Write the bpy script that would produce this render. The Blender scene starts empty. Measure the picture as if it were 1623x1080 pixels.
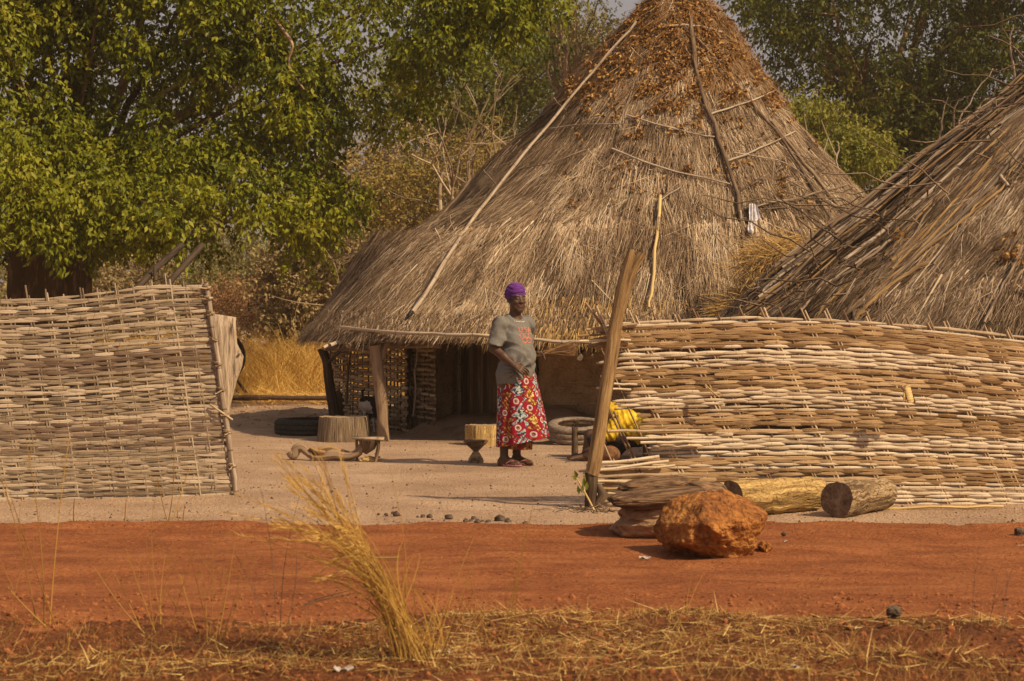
import bpy, math, random
import numpy as np
from mathutils import Vector
from mathutils.bvhtree import BVHTree

random.seed(5)
rng = np.random.default_rng(5)
sc = bpy.context.scene

# ---------------------------------------------------------------- camera
EYE, FPX, CX, HY = 1.35, 3200.0, 811.5, 500.0          # eye height, focal length in photo pixels, image centre x, horizon row
cam = bpy.data.objects.new('camera', bpy.data.cameras.new('camera'))
sc.collection.objects.link(cam); sc.camera = cam
cam.location = (0, 0, EYE); cam.rotation_euler = (math.radians(90), 0, 0)
cam.data.sensor_width = 36; cam.data.lens = 36 * FPX / 1623
cam.data.shift_y = -(540 - HY) / 1623
cam.data.clip_end = 2000
cam.data.dof.use_dof = True; cam.data.dof.focus_distance = 17.5; cam.data.dof.aperture_fstop = 6.3

# ---------------------------------------------------------------- light
ELEV = 43
SUN = Vector((0.82, -0.57, 0.0)).normalized() * math.cos(math.radians(ELEV)); SUN.z = math.sin(math.radians(ELEV))
w = bpy.data.worlds.new('World'); sc.world = w; w.use_nodes = True
nt = w.node_tree; nt.nodes.clear()
sky = nt.nodes.new('ShaderNodeTexSky'); sky.sky_type = 'NISHITA'; sky.sun_disc = False
sky.sun_elevation = math.radians(ELEV); sky.sun_rotation = math.atan2(SUN.x, SUN.y)
sky.air_density = 1.2; sky.dust_density = 6.0; sky.ozone_density = 1.0
mx = nt.nodes.new('ShaderNodeMix'); mx.data_type = 'RGBA'; mx.inputs[0].default_value = 0.72
mx.inputs[7].default_value = (2.75, 2.2, 2.05, 1)       # dusty mauve harmattan sky
bg = nt.nodes.new('ShaderNodeBackground'); bg.inputs[1].default_value = 0.125
wo = nt.nodes.new('ShaderNodeOutputWorld')
nt.links.new(sky.outputs[0], mx.inputs[6]); nt.links.new(mx.outputs[2], bg.inputs[0]); nt.links.new(bg.outputs[0], wo.inputs[0])
sl = bpy.data.lights.new('sun', 'SUN'); sl.energy = 4.9; sl.angle = math.radians(0.6); sl.color = (1.0, 0.77, 0.47)
so = bpy.data.objects.new('sun', sl); sc.collection.objects.link(so)
so.rotation_euler = SUN.to_track_quat('Z', 'Y').to_euler(); so.location = (10, -10, 20)
sc.view_settings.view_transform = 'Standard'; sc.view_settings.look = 'None'
sc.view_settings.exposure = 0.14; sc.view_settings.gamma = 1.0; sc.view_settings.use_curve_mapping = False
sc.cycles.use_denoising = True
sc.cycles.max_bounces = 7; sc.cycles.diffuse_bounces = 5; sc.cycles.transmission_bounces = 3; sc.cycles.transparent_max_bounces = 4

# ---------------------------------------------------------------- helpers
A = np.array
def P(px, py, d): return A([(px - CX) * d / FPX, d, EYE - (py - HY) * d / FPX])
def G(px, py, z=0.0):
    d = FPX * (EYE - z) / (py - HY); return A([(px - CX) * d / FPX, d, z])

def _hash(i, j, k, s):
    n = (i * 374761393 + j * 668265263 + k * 2147483647 + s * 1274126177) & 0xffffffff
    n = ((n ^ (n >> 13)) * 1274126177) & 0xffffffff
    n = (n ^ (n >> 16)) & 0xffffffff
    return n.astype(np.float64) / 2147483647.5 - 1.0
def vn(p, s=0):
    p = np.asarray(p, float); f = np.floor(p); i = f.astype(np.int64); t = p - f; t = t * t * (3 - 2 * t)
    r = 0
    for dx in (0, 1):
        for dy in (0, 1):
            for dz in (0, 1):
                wt = (t[..., 0] if dx else 1 - t[..., 0]) * (t[..., 1] if dy else 1 - t[..., 1]) * (t[..., 2] if dz else 1 - t[..., 2])
                r = r + wt * _hash(i[..., 0] + dx, i[..., 1] + dy, i[..., 2] + dz, s)
    return r
def fbm(p, o=4, s=0, g=0.5):
    p = np.asarray(p, float); r = 0; a = 1
    for k in range(o): r = r + a * vn(p * 2 ** k + 17.3 * k, s + k); a *= g
    return r
def unit(v): v = np.asarray(v, float); return v / np.maximum(np.linalg.norm(v, axis=-1, keepdims=True), 1e-9)

ORG = {}
def wloc(o): return ORG.get(o.name, A([0, 0, 0.])) if o is not None else A([0, 0, 0.])
def settle(o, label=None, cat=None, group=None, kind=None):
    if label: o['label'] = label
    if cat: o['category'] = cat
    if group: o['group'] = group
    if kind: o['kind'] = kind
    return o
def thing(name, label, cat, loc, group=None):
    o = bpy.data.objects.new(name, None); sc.collection.objects.link(o); o.location = loc; o.empty_display_size = .2
    ORG[o.name] = A(loc, float); return settle(o, label, cat, group)

class Geo:
    def __init__(s): s.V = []; s.Q = []; s.T = []; s.uv = []; s.rn = []; s.mq = []; s.mt = []; s.n = 0; s.col = []
    def add(s, V, Q=None, T=None, uv=None, rnd=None, mi=0, col=None):
        V = np.asarray(V, float); n = len(V)
        s.V.append(V)
        if Q is not None and len(Q): s.Q.append(np.asarray(Q) + s.n); s.mq.append(np.full(len(Q), mi))
        if T is not None and len(T): s.T.append(np.asarray(T) + s.n); s.mt.append(np.full(len(T), mi))
        s.uv.append(V * 1.0 if uv is None else np.asarray(uv, float))
        s.rn.append(np.broadcast_to(A(random.random() if rnd is None else rnd, float), (n,)))
        s.col.append(np.full((n, 3), .5) if col is None else np.asarray(col, float))
        s.n += n; return s
    def tube(s, pts, rad, n=6, flat=None, mi=0, mcap=None, rnd=None, up=None, rough=0.0, seed=0):
        pts = np.asarray(pts, float); m = len(pts); rad = np.broadcast_to(A(rad, float), (m,))
        t = np.gradient(pts, axis=0); t = unit(t)
        ref = A([0, 0, 1.]) if up is None else A(up, float)
        if up is None and abs(unit(pts[-1] - pts[0])[2]) > .8: ref = A([0.3, 1., 0])
        a = unit(np.cross(t, ref)); b = np.cross(a, t) * (1 if flat is None else flat)
        ang = np.linspace(0, 2 * math.pi, n, endpoint=False)
        L = np.concatenate([[0], np.cumsum(np.linalg.norm(np.diff(pts, axis=0), axis=1))])
        off = random.random() * 50
        R = rad[:, None] * np.ones((m, n))
        if rough: 
            q = np.stack([np.cos(ang)[None] * np.ones((m, 1)) * 1.6, np.sin(ang)[None] * np.ones((m, 1)) * 1.6, np.broadcast_to((L / max(rad.max(), 1e-4) * .35)[:, None], (m, n))], -1)
            R = R * (1 + rough * fbm(q + off + seed, 3))
        V = pts[:, None] + R[..., None] * (np.cos(ang)[None, :, None] * a[:, None] + np.sin(ang)[None, :, None] * b[:, None])
        uv = np.stack([np.broadcast_to((L + off)[:, None], (m, n)), np.cos(ang)[None] * np.ones((m, 1)) * rad.max(), np.sin(ang)[None] * np.ones((m, 1)) * rad.max()], -1)
        i = np.arange(m - 1)[:, None] * n; j = np.arange(n)[None]; k = (j + 1) % n
        Q = np.stack([i + j, i + k, i + n + k, i + n + j], -1).reshape(-1, 4)
        s.add(V.reshape(-1, 3), Q, None, uv.reshape(-1, 3), rnd, mi)
        for e, rev in ((0, True), (m - 1, False)):
            ring = V[e]; c = ring.mean(0)
            VV = np.vstack([ring, c]); f = [(jj, (jj + 1) % n, n) for jj in range(n)]
            if rev: f = [(y, x, z) for x, y, z in f]
            s.add(VV, None, f, VV - c, rnd, mi if mcap is None else mcap)
        return s
    def box(s, c, size, ax=None, mi=0, rnd=None, jit=0.0):
        ax = np.eye(3) if ax is None else np.asarray(ax, float)
        q = A([(x, y, z) for x in (-.5, .5) for y in (-.5, .5) for z in (-.5, .5)]) * A(size)
        if jit: q = q + rng.uniform(-jit, jit, q.shape)
        V = A(c) + q @ ax
        F = [(0, 1, 3, 2), (4, 6, 7, 5), (0, 4, 5, 1), (2, 3, 7, 6), (0, 2, 6, 4), (1, 5, 7, 3)]
        return s.add(V, F, None, q + random.random() * 9, rnd, mi)
    def build(s, name, mats, parent=None, loc=None, smooth=True, label=None, cat=None, group=None, kind=None):
        V = np.concatenate(s.V); org = wloc(parent) if loc is None or parent is not None else A(loc, float)
        m = bpy.data.meshes.new(name)
        m.vertices.add(len(V)); m.vertices.foreach_set('co', (V - org).astype(np.float32).ravel())
        Q = np.concatenate(s.Q) if s.Q else np.zeros((0, 4), int); T = np.concatenate(s.T) if s.T else np.zeros((0, 3), int)
        m.loops.add(Q.size + T.size); m.polygons.add(len(Q) + len(T))
        m.loops.foreach_set('vertex_index', np.concatenate([Q.ravel(), T.ravel()]).astype(np.int32))
        m.polygons.foreach_set('loop_start', np.concatenate([np.arange(len(Q)) * 4, Q.size + np.arange(len(T)) * 3]).astype(np.int32))
        mats = mats if isinstance(mats, (list, tuple)) else [mats]
        for x in mats: m.materials.append(x)
        m.update(calc_edges=True)
        mi = np.concatenate(s.mq + s.mt) if (s.mq or s.mt) else np.zeros(0)
        m.polygons.foreach_set('material_index', mi.astype(np.int32))
        m.polygons.foreach_set('use_smooth', np.full(len(Q) + len(T), bool(smooth)))
        a = m.attributes.new('rnd', 'FLOAT', 'POINT'); a.data.foreach_set('value', np.concatenate(s.rn).astype(np.float32))
        a = m.attributes.new('tuv', 'FLOAT_VECTOR', 'POINT'); a.data.foreach_set('vector', np.concatenate(s.uv).astype(np.float32).ravel())
        c = np.concatenate(s.col)
        if np.ptp(c) > 0:
            a = m.attributes.new('col', 'FLOAT_COLOR', 'POINT'); a.data.foreach_set('color', np.hstack([c, np.ones((len(c), 1))]).astype(np.float32).ravel())
        m.update()
        o = bpy.data.objects.new(name, m); sc.collection.objects.link(o)
        if parent is not None: o.parent = parent
        else: o.location = org
        ORG[o.name] = org
        return settle(o, label, cat, group, kind)

def bez(p0, p1, p2, n=8):
    t = np.linspace(0, 1, n)[:, None]; return (1 - t) ** 2 * A(p0) + 2 * t * (1 - t) * A(p1) + t * t * A(p2)
def wob(p0, p1, n, amp, seed=None):
    p0, p1 = A(p0, float), A(p1, float); t = np.linspace(0, 1, n)[:, None]; r = np.random.default_rng(seed if seed is not None else random.randrange(9999))
    o = r.normal(0, amp, (n, 3)); o[0] = 0; o[-1] = 0
    return p0 + (p1 - p0) * t + o
def smoothpath(pts, n=20):
    pts = np.asarray(pts, float); m = len(pts); x = np.linspace(0, m - 1, n); out = []
    for v in x:
        i = min(int(v), m - 2); t = v - i
        a = pts[max(i - 1, 0)]; b = pts[i]; c = pts[i + 1]; d = pts[min(i + 2, m - 1)]
        out.append(.5 * ((2 * b) + (c - a) * t + (2 * a - 5 * b + 4 * c - d) * t * t + (3 * b - a - 3 * c + d) * t ** 3))
    return A(out)
def strands(g, p0, d, L, W, N, bend=None, K=2, rnd=None, mi=0, tip=.25):
    n = len(p0); d = unit(d); side = unit(np.cross(d, N)); L = np.broadcast_to(L, (n,)); W = np.broadcast_to(W, (n,))
    bend = np.zeros((n, 3)) if bend is None else bend
    V = np.empty((n, K + 1, 2, 3)); uv = np.empty((n, K + 1, 2, 3)); off = rng.random(n) * 40
    for k in range(K + 1):
        s = k / K; c = p0 + d * (L * s)[:, None] + bend * s * s
        wd = (W * (1 - (1 - tip) * s) * .5)[:, None]
        V[:, k, 0] = c - side * wd; V[:, k, 1] = c + side * wd
        uv[:, k, :, 0] = (L * s + off)[:, None]; uv[:, k, :, 1] = 0; uv[:, k, :, 2] = off[:, None]
    b = np.arange(n)[:, None] * (2 * (K + 1)); k = np.arange(K)[None] * 2
    Q = np.stack([b + k, b + k + 1, b + k + 3, b + k + 2], -1).reshape(-1, 4)
    r = rng.random(n) if rnd is None else rnd
    g.add(V.reshape(-1, 3), Q, None, uv.reshape(-1, 3), np.repeat(r, 2 * (K + 1)), mi)
def leaves(g, p, d, N, L, W, fold=.25, rnd=None, mi=0):
    n = len(p); d = unit(d); s = unit(np.cross(d, N)); up = np.cross(s, d); L = np.broadcast_to(L, (n,))[:, None]; W = np.broadcast_to(W, (n,))[:, None]
    V = np.empty((n, 4, 3)); V[:, 0] = p; V[:, 2] = p + d * L
    V[:, 1] = p + d * L * .45 + s * W * .5 + up * W * fold; V[:, 3] = p + d * L * .45 - s * W * .5 + up * W * fold
    b = np.arange(n)[:, None] * 4
    T = np.stack([b[:, 0], b[:, 0] + 1, b[:, 0] + 2, b[:, 0], b[:, 0] + 2, b[:, 0] + 3], -1).reshape(-1, 3)
    r = rng.random(n) if rnd is None else rnd
    g.add(V.reshape(-1, 3), None, T, None, np.repeat(r, 4), mi)
def rvec(n): return unit(rng.normal(size=(n, 3)))

# ---------------------------------------------------------------- materials
def newmat(name):
    m = bpy.data.materials.new(name); m.use_nodes = True; n = m.node_tree.nodes; b = n['Principled BSDF']
    b.inputs['Specular IOR Level'].default_value = .25
    return m, m.node_tree, b
def ramp(t, stops):
    r = t.nodes.new('ShaderNodeValToRGB'); e = r.color_ramp.elements
    while len(e) < len(stops): e.new(.5)
    for i, (p, c) in enumerate(stops): e[i].position = p; e[i].color = (*c, 1)
    return r
def attr(t, nm): a = t.nodes.new('ShaderNodeAttribute'); a.attribute_name = nm; return a
def math_(t, op, a, b=None, c=None):
    n = t.nodes.new('ShaderNodeMath'); n.operation = op
    for i, v in enumerate((a, b, c)):
        if v is None: continue
        if isinstance(v, (int, float)): n.inputs[i].default_value = v
        else: t.links.new(v, n.inputs[i])
    return n.outputs[0]
def mat_attr(name, stops, rough=.8, trans=0.0, tcol=None, objrand=0.0, noise=.25, nscale=60):
    """colour of each strand or leaf from its own random number"""
    m, t, b = newmat(name); r = ramp(t, stops); a = attr(t, 'rnd')
    nz = t.nodes.new('ShaderNodeTexNoise'); nz.inputs['Scale'].default_value = nscale; nz.inputs['Detail'].default_value = 2
    tu = attr(t, 'tuv'); t.links.new(tu.outputs['Vector'], nz.inputs['Vector'])
    v = math_(t, 'ADD', a.outputs['Fac'], math_(t, 'MULTIPLY', math_(t, 'SUBTRACT', nz.outputs[0], .5), noise))
    t.links.new(v, r.inputs[0]); t.links.new(r.outputs[0], b.inputs['Base Color']); b.inputs['Roughness'].default_value = rough
    if trans:
        tr = t.nodes.new('ShaderNodeBsdfTranslucent'); mixs = t.nodes.new('ShaderNodeMixShader'); mixs.inputs[0].default_value = trans
        if tcol: 
            mc = t.nodes.new('ShaderNodeMix'); mc.data_type = 'RGBA'; mc.blend_type = 'MULTIPLY'; mc.inputs[0].default_value = 1
            t.links.new(r.outputs[0], mc.inputs[6]); mc.inputs[7].default_value = (*tcol, 1); t.links.new(mc.outputs[2], tr.inputs[0])
        else: t.links.new(r.outputs[0], tr.inputs[0])
        o = t.nodes['Material Output']; t.links.new(b.outputs[0], mixs.inputs[1]); t.links.new(tr.outputs[0], mixs.inputs[2]); t.links.new(mixs.outputs[0], o.inputs[0])
    return m
def mat_wood(name, stops, streak=(3, 60, 60), bump=.4, rough=.85, objvar=.35, rings=0.0, dist=.004, crack=0.0):
    """fibrous material that runs along the length of a stick, log or plank"""
    m, t, b = newmat(name); tu = attr(t, 'tuv')
    mp = t.nodes.new('ShaderNodeMapping'); mp.inputs['Scale'].default_value = streak; t.links.new(tu.outputs['Vector'], mp.inputs['Vector'])
    oi = t.nodes.new('ShaderNodeObjectInfo'); va = t.nodes.new('ShaderNodeVectorMath'); va.operation = 'ADD'
    t.links.new(mp.outputs[0], va.inputs[0]); t.links.new(oi.outputs['Random'], va.inputs[1])
    nz = t.nodes.new('ShaderNodeTexNoise'); nz.inputs['Scale'].default_value = 1; nz.inputs['Detail'].default_value = 5; nz.inputs['Roughness'].default_value = .65
    t.links.new(va.outputs[0], nz.inputs['Vector'])
    a = attr(t, 'rnd')
    rn = math_(t, 'ADD', a.outputs['Fac'], oi.outputs['Random'])
    rn = math_(t, 'FRACT', rn)
    v = math_(t, 'ADD', nz.outputs[0], math_(t, 'MULTIPLY', math_(t, 'SUBTRACT', rn, .5), objvar))
    if rings:
        sp = t.nodes.new('ShaderNodeSeparateXYZ'); t.links.new(tu.outputs['Vector'], sp.inputs[0])
        fr = math_(t, 'ABSOLUTE', math_(t, 'SUBTRACT', math_(t, 'FRACT', math_(t, 'MULTIPLY', sp.outputs[0], 1 / rings)), .5))
        k = math_(t, 'GREATER_THAN', fr, .482); v = math_(t, 'SUBTRACT', v, math_(t, 'MULTIPLY', k, .16))
    if crack:
        vo = t.nodes.new('ShaderNodeTexVoronoi'); vo.feature = 'DISTANCE_TO_EDGE'; vo.inputs['Scale'].default_value = crack
        m2 = t.nodes.new('ShaderNodeMapping'); m2.inputs['Scale'].default_value = (.35, 1, 1); t.links.new(tu.outputs['Vector'], m2.inputs['Vector']); 
        dn = t.nodes.new('ShaderNodeTexNoise'); dn.inputs['Scale'].default_value = 9; t.links.new(tu.outputs['Vector'], dn.inputs['Vector'])
        mixv = t.nodes.new('ShaderNodeMix'); mixv.data_type = 'VECTOR'; mixv.inputs[0].default_value = .12
        t.links.new(m2.outputs[0], mixv.inputs[4]); t.links.new(dn.outputs['Color'], mixv.inputs[5]); t.links.new(mixv.outputs[1], vo.inputs['Vector'])
        ck = t.nodes.new('ShaderNodeMapRange'); ck.inputs[1].default_value = 0; ck.inputs[2].default_value = .06; ck.inputs[3].default_value = -.13; ck.inputs[4].default_value = 0
        t.links.new(vo.outputs[0], ck.inputs[0]); v = math_(t, 'ADD', v, ck.outputs[0])
    v = math_(t, 'ADD', math_(t, 'MULTIPLY', math_(t, 'SUBTRACT', v, .5), 1.8), .5)
    r = ramp(t, stops); t.links.new(v, r.inputs[0]); t.links.new(r.outputs[0], b.inputs['Base Color'])
    bp = t.nodes.new('ShaderNodeBump'); bp.inputs['Strength'].default_value = bump; bp.inputs['Distance'].default_value = dist
    t.links.new(v, bp.inputs['Height']); t.links.new(bp.outputs[0], b.inputs['Normal']); b.inputs['Roughness'].default_value = rough
    return m
def mat_noise(name, stops, scale=8, detail=8, nrough=.6, bump=.5, dist=.01, rough=.9, scale2=None, amt2=.3, stretch=None, bscale=None, pits=0.0, spec=.2, metal=0):
    m, t, b = newmat(name); tc = t.nodes.new('ShaderNodeTexCoord'); src = tc.outputs['Object']
    if stretch:
        mp = t.nodes.new('ShaderNodeMapping'); mp.inputs['Scale'].default_value = stretch; t.links.new(src, mp.inputs[0]); src = mp.outputs[0]
    nz = t.nodes.new('ShaderNodeTexNoise'); nz.inputs['Scale'].default_value = scale; nz.inputs['Detail'].default_value = detail; nz.inputs['Roughness'].default_value = nrough
    t.links.new(src, nz.inputs['Vector']); v = nz.outputs[0]
    if scale2:
        n2 = t.nodes.new('ShaderNodeTexNoise'); n2.inputs['Scale'].default_value = scale2; n2.inputs['Detail'].default_value = 3; t.links.new(src, n2.inputs['Vector'])
        v = math_(t, 'ADD', v, math_(t, 'MULTIPLY', math_(t, 'SUBTRACT', n2.outputs[0], .5), amt2))
    if pits:
        vo = t.nodes.new('ShaderNodeTexVoronoi'); vo.inputs['Scale'].default_value = pits; t.links.new(src, vo.inputs['Vector'])
        v = math_(t, 'ADD', v, math_(t, 'MULTIPLY', math_(t, 'SUBTRACT', vo.outputs[0], .4), .35))
    v = math_(t, 'ADD', math_(t, 'MULTIPLY', math_(t, 'SUBTRACT', v, .5), 1.45), .5)
    r = ramp(t, stops); t.links.new(v, r.inputs[0]); t.links.new(r.outputs[0], b.inputs['Base Color'])
    h = v
    if bscale:
        n3 = t.nodes.new('ShaderNodeTexNoise'); n3.inputs['Scale'].default_value = bscale; n3.inputs['Detail'].default_value = 6; t.links.new(src, n3.inputs['Vector']); h = math_(t, 'ADD', v, n3.outputs[0])
    bp = t.nodes.new('ShaderNodeBump'); bp.inputs['Strength'].default_value = bump; bp.inputs['Distance'].default_value = dist
    t.links.new(h, bp.inputs['Height']); t.links.new(bp.outputs[0], b.inputs['Normal'])
    b.inputs['Roughness'].default_value = rough; b.inputs['Specular IOR Level'].default_value = spec; b.inputs['Metallic'].default_value = metal
    return m
def mat_col(name, rough=.8, bump=.2, bscale=200, var=.2, spec=.2, sheen=0):
    """colour stored per point (printed cloth, hide, skin)"""
    m, t, b = newmat(name); a = attr(t, 'col'); tc = t.nodes.new('ShaderNodeTexCoord')
    nz = t.nodes.new('ShaderNodeTexNoise'); nz.inputs['Scale'].default_value = bscale; t.links.new(tc.outputs['Object'], nz.inputs['Vector'])
    mr = t.nodes.new('ShaderNodeMapRange'); mr.inputs[3].default_value = 1 - var; mr.inputs[4].default_value = 1 + var; t.links.new(nz.outputs[0], mr.inputs[0])
    mc = t.nodes.new('ShaderNodeVectorMath'); mc.operation = 'SCALE'; t.links.new(a.outputs['Color'], mc.inputs[0]); t.links.new(mr.outputs[0], mc.inputs['Scale'])
    t.links.new(mc.outputs[0], b.inputs['Base Color'])
    bp = t.nodes.new('ShaderNodeBump'); bp.inputs['Strength'].default_value = bump; bp.inputs['Distance'].default_value = .003
    t.links.new(nz.outputs[0], bp.inputs['Height']); t.links.new(bp.outputs[0], b.inputs['Normal'])
    b.inputs['Roughness'].default_value = rough; b.inputs['Specular IOR Level'].default_value = spec
    return m

M = {}
M['sand'] = mat_noise('sand', [(.25, (.31, .20, .13)), (.5, (.42, .28, .185)), (.75, (.52, .365, .25))], scale=1.1, detail=13, nrough=.70, bump=1, dist=.03, scale2=34, amt2=.5, bscale=60)
M['road'] = mat_noise('red_earth', [(.2, (.145, .043, .014)), (.48, (.245, .078, .024)), (.8, (.36, .135, .046))], stretch=(.65, 1.2, 1), scale=2.6, detail=12, nrough=.7, bump=1.0, dist=.015, scale2=60, amt2=.75, bscale=80)
M['verge'] = mat_noise('verge_soil', [(.25, (.075, .025, .009)), (.5, (.165, .053, .016)), (.75, (.27, .098, .032))], scale=4, detail=12, nrough=.75, bump=1.0, dist=.03, scale2=40, amt2=.5, bscale=60)
M['clod'] = mat_noise('red_clod', [(.3, (.12, .04, .016)), (.6, (.30, .11, .04))], scale=30, bump=.6)
M['mound'] = mat_noise('mud_bank', [(.3, (.27, .17, .105)), (.6, (.40, .265, .17))], scale=5, detail=10, bump=.9, dist=.02, bscale=60)
M['mud'] = mat_noise('mud_wall', [(.25, (.30, .18, .09)), (.5, (.48, .31, .17)), (.75, (.60, .41, .24))], scale=3, detail=10, nrough=.7, bump=1, dist=.03, scale2=30, bscale=30)
M['thatch'] = mat_attr('thatch_straw', [(0, (.035, .020, .010)), (.22, (.10, .060, .033)), (.48, (.22, .142, .082)), (.74, (.38, .265, .165)), (.92, (.54, .405, .275)), (1, (.66, .54, .39))], rough=.75, trans=.08, noise=.3, nscale=9)
M['thatch_gold'] = mat_attr('golden_straw', [(0, (.15, .08, .025)), (.4, (.36, .21, .07)), (1, (.62, .42, .16))], rough=.7, trans=.1)
M['thatch_base'] = mat_noise('thatch_underlayer', [(.3, (.05, .032, .02)), (.55, (.13, .085, .052)), (.8, (.24, .17, .11))], scale=18, detail=8, bump=1, dist=.02, scale2=90, amt2=.6)
M['deadleaf'] = mat_attr('dead_leaf', [(0, (.11, .05, .018)), (.5, (.32, .155, .045)), (1, (.56, .34, .12))], rough=.7, trans=.2)
M['leaf_main'] = mat_attr('broad_leaf', [(0, (.045, .062, .006)), (.4, (.15, .172, .009)), (.75, (.24, .25, .012)), (1, (.30, .29, .03))], rough=.5, trans=.35, tcol=(1.35, 1.15, .5))
M['leaf_right'] = mat_attr('feathery_leaf', [(0, (.034, .042, .008)), (.5, (.095, .105, .012)), (.85, (.15, .15, .018)), (1, (.24, .16, .03))], rough=.6, trans=.35, tcol=(1.2, 1.1, .6))
M['leaf_far'] = mat_attr('far_green_leaf', [(0, (.065, .075, .010)), (.5, (.15, .165, .015)), (1, (.25, .23, .035))], rough=.6, trans=.3)
M['leaf_yellow'] = mat_attr('yellowing_leaf', [(0, (.15, .11, .03)), (.5, (.28, .20, .055)), (1, (.44, .32, .09))], rough=.7, trans=.25)
M['leaf_dry'] = mat_attr('dry_bush_leaf', [(0, (.14, .10, .045)), (.5, (.30, .22, .10)), (1, (.50, .38, .19))], rough=.8, trans=.2)
M['leaf_olive'] = mat_attr('olive_leaf', [(0, (.12, .105, .035)), (.5, (.22, .19, .065)), (1, (.34, .28, .11))], rough=.7, trans=.25)
M['leaf_red'] = mat_attr('rusty_scrub', [(0, (.17, .08, .035)), (.5, (.30, .16, .075)), (1, (.42, .25, .12))], rough=.8, trans=.2)
M['grass_gold'] = mat_attr('tall_dry_grass', [(0, (.26, .13, .028)), (.5, (.58, .35, .080)), (1, (.80, .55, .19))], rough=.6, trans=.25, tcol=(1.1, .95, .7), noise=.3, nscale=5)
M['straw'] = mat_attr('straw_litter', [(0, (.16, .08, .02)), (.6, (.44, .27, .075)), (1, (.72, .52, .2))], rough=.6, trans=.1)
M['bark'] = mat_wood('tree_bark', [(.25, (.09, .055, .034)), (.5, (.26, .16, .095)), (.75, (.42, .28, .18))], streak=(3, 14, 14), bump=1, dist=.03)
M['bark_pale'] = mat_wood('pale_bark', [(.3, (.22, .15, .09)), (.7, (.46, .36, .25))], streak=(4, 20, 20), bump=.5)
M['stick'] = mat_wood('grey_stick', [(.25, (.13, .09, .062)), (.5, (.27, .20, .145)), (.75, (.44, .35, .265))], rings=.31, bump=.5)
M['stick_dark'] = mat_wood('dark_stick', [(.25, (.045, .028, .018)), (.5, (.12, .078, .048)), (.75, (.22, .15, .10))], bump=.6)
M['stick_yellow'] = mat_wood('yellow_stick', [(.3, (.30, .18, .06)), (.7, (.58, .42, .19))], bump=.3)
M['pole'] = mat_wood('weathered_pole', [(.1, (.07, .04, .02)), (.4, (.23, .135, .06)), (.65, (.37, .235, .105)), (.95, (.52, .37, .19))], streak=(3.5, 45, 45), bump=1, dist=.012, objvar=.08)
M['post'] = mat_wood('brown_post', [(.28, (.05, .03, .017)), (.5, (.16, .10, .058)), (.75, (.29, .2, .13))], streak=(3.5, 40, 40), bump=1, dist=.012)
M['cane_grey'] = mat_wood('grey_cane', [(.1, (.12, .085, .055)), (.42, (.265, .20, .135)), (.62, (.35, .27, .19)), (.95, (.47, .38, .285))], streak=(5, 160, 160), bump=.5, dist=.002, rings=.19, objvar=.4)
M['cane_greybrown'] = mat_wood('dark_split_cane', [(.1, (.08, .05, .034)), (.5, (.165, .11, .075)), (.9, (.28, .21, .15))], streak=(5, 220, 220), bump=.9, dist=.003, objvar=.35)
M['cane_pale'] = mat_wood('pale_cane', [(.1, (.28, .19, .11)), (.42, (.50, .39, .27)), (.85, (.66, .55, .41))], streak=(5, 140, 140), bump=.3, dist=.002, rings=.19, objvar=.3)
M['cane_tan'] = mat_wood('tan_split_cane', [(.15, (.16, .09, .04)), (.5, (.345, .215, .105)), (.9, (.55, .38, .215))], streak=(5, 240, 240), bump=.9, dist=.003, objvar=.4)
M['stake'] = mat_wood('fence_stake', [(.25, (.17, .10, .055)), (.5, (.36, .25, .15)), (.8, (.55, .43, .30))], streak=(5, 120, 120), bump=.5, rings=.24)
M['stake_grey'] = mat_wood('grey_stake', [(.15, (.14, .10, .068)), (.5, (.27, .205, .14)), (.85, (.40, .32, .23))], streak=(5, 120, 120), bump=.5)
M['lattice'] = mat_wood('lattice_lath', [(.2, (.20, .13, .07)), (.5, (.44, .31, .19)), (.8, (.62, .48, .32))], streak=(5, 120, 120), bump=.5)
M['plank'] = mat_wood('door_plank', [(.3, (.18, .12, .07)), (.7, (.38, .26, .165))], streak=(60, 3, 2.5), bump=.7, dist=.006)
M['stump'] = mat_wood('stump_side', [(.2, (.07, .042, .026)), (.45, (.22, .15, .095)), (.8, (.44, .33, .22))], streak=(5, 95, 95), bump=1, dist=.03, objvar=.08)
M['stump_top'] = mat_noise('stump_top', [(.3, (.22, .15, .10)), (.7, (.42, .32, .22))], scale=14, bump=.5)
M['log_yellow'] = mat_wood('yellow_log', [(.1, (.12, .07, .025)), (.4, (.38, .24, .085)), (.7, (.60, .41, .17))], streak=(3, 26, 26), bump=1, dist=.02, crack=34)
M['log_tan'] = mat_wood('tan_log', [(.2, (.10, .06, .03)), (.45, (.34, .235, .13)), (.7, (.48, .35, .21))], streak=(3, 26, 26), bump=1, dist=.02, crack=38)
M['charred'] = mat_wood('charred_pole', [(.3, (.02, .013, .009)), (.7, (.07, .045, .03))], bump=.5)
M['cut'] = mat_noise('cut_wood_end', [(.25, (.06, .037, .024)), (.55, (.17, .108, .07)), (.85, (.28, .19, .13))], scale=14, bump=.8, scale2=70, amt2=.4, dist=.008)
M['rotwood'] = mat_wood('old_dead_wood', [(.12, (.08, .042, .022)), (.45, (.28, .165, .088)), (.9, (.46, .30, .18))], streak=(3.2, 22, 22), bump=1, dist=.02)
M['boulder'] = mat_noise('laterite', [(.10, (.05, .022, .012)), (.32, (.18, .068, .022)), (.55, (.37, .15, .038)), (.9, (.55, .29, .09))], scale=4.5, detail=9, nrough=.62, bump=1, dist=.03, scale2=40, amt2=.45, bscale=26)
M['stone'] = mat_noise('dark_stone', [(.3, (.04, .028, .022)), (.6, (.13, .09, .065)), (.8, (.22, .15, .11))], scale=22, bump=.9)
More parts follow.
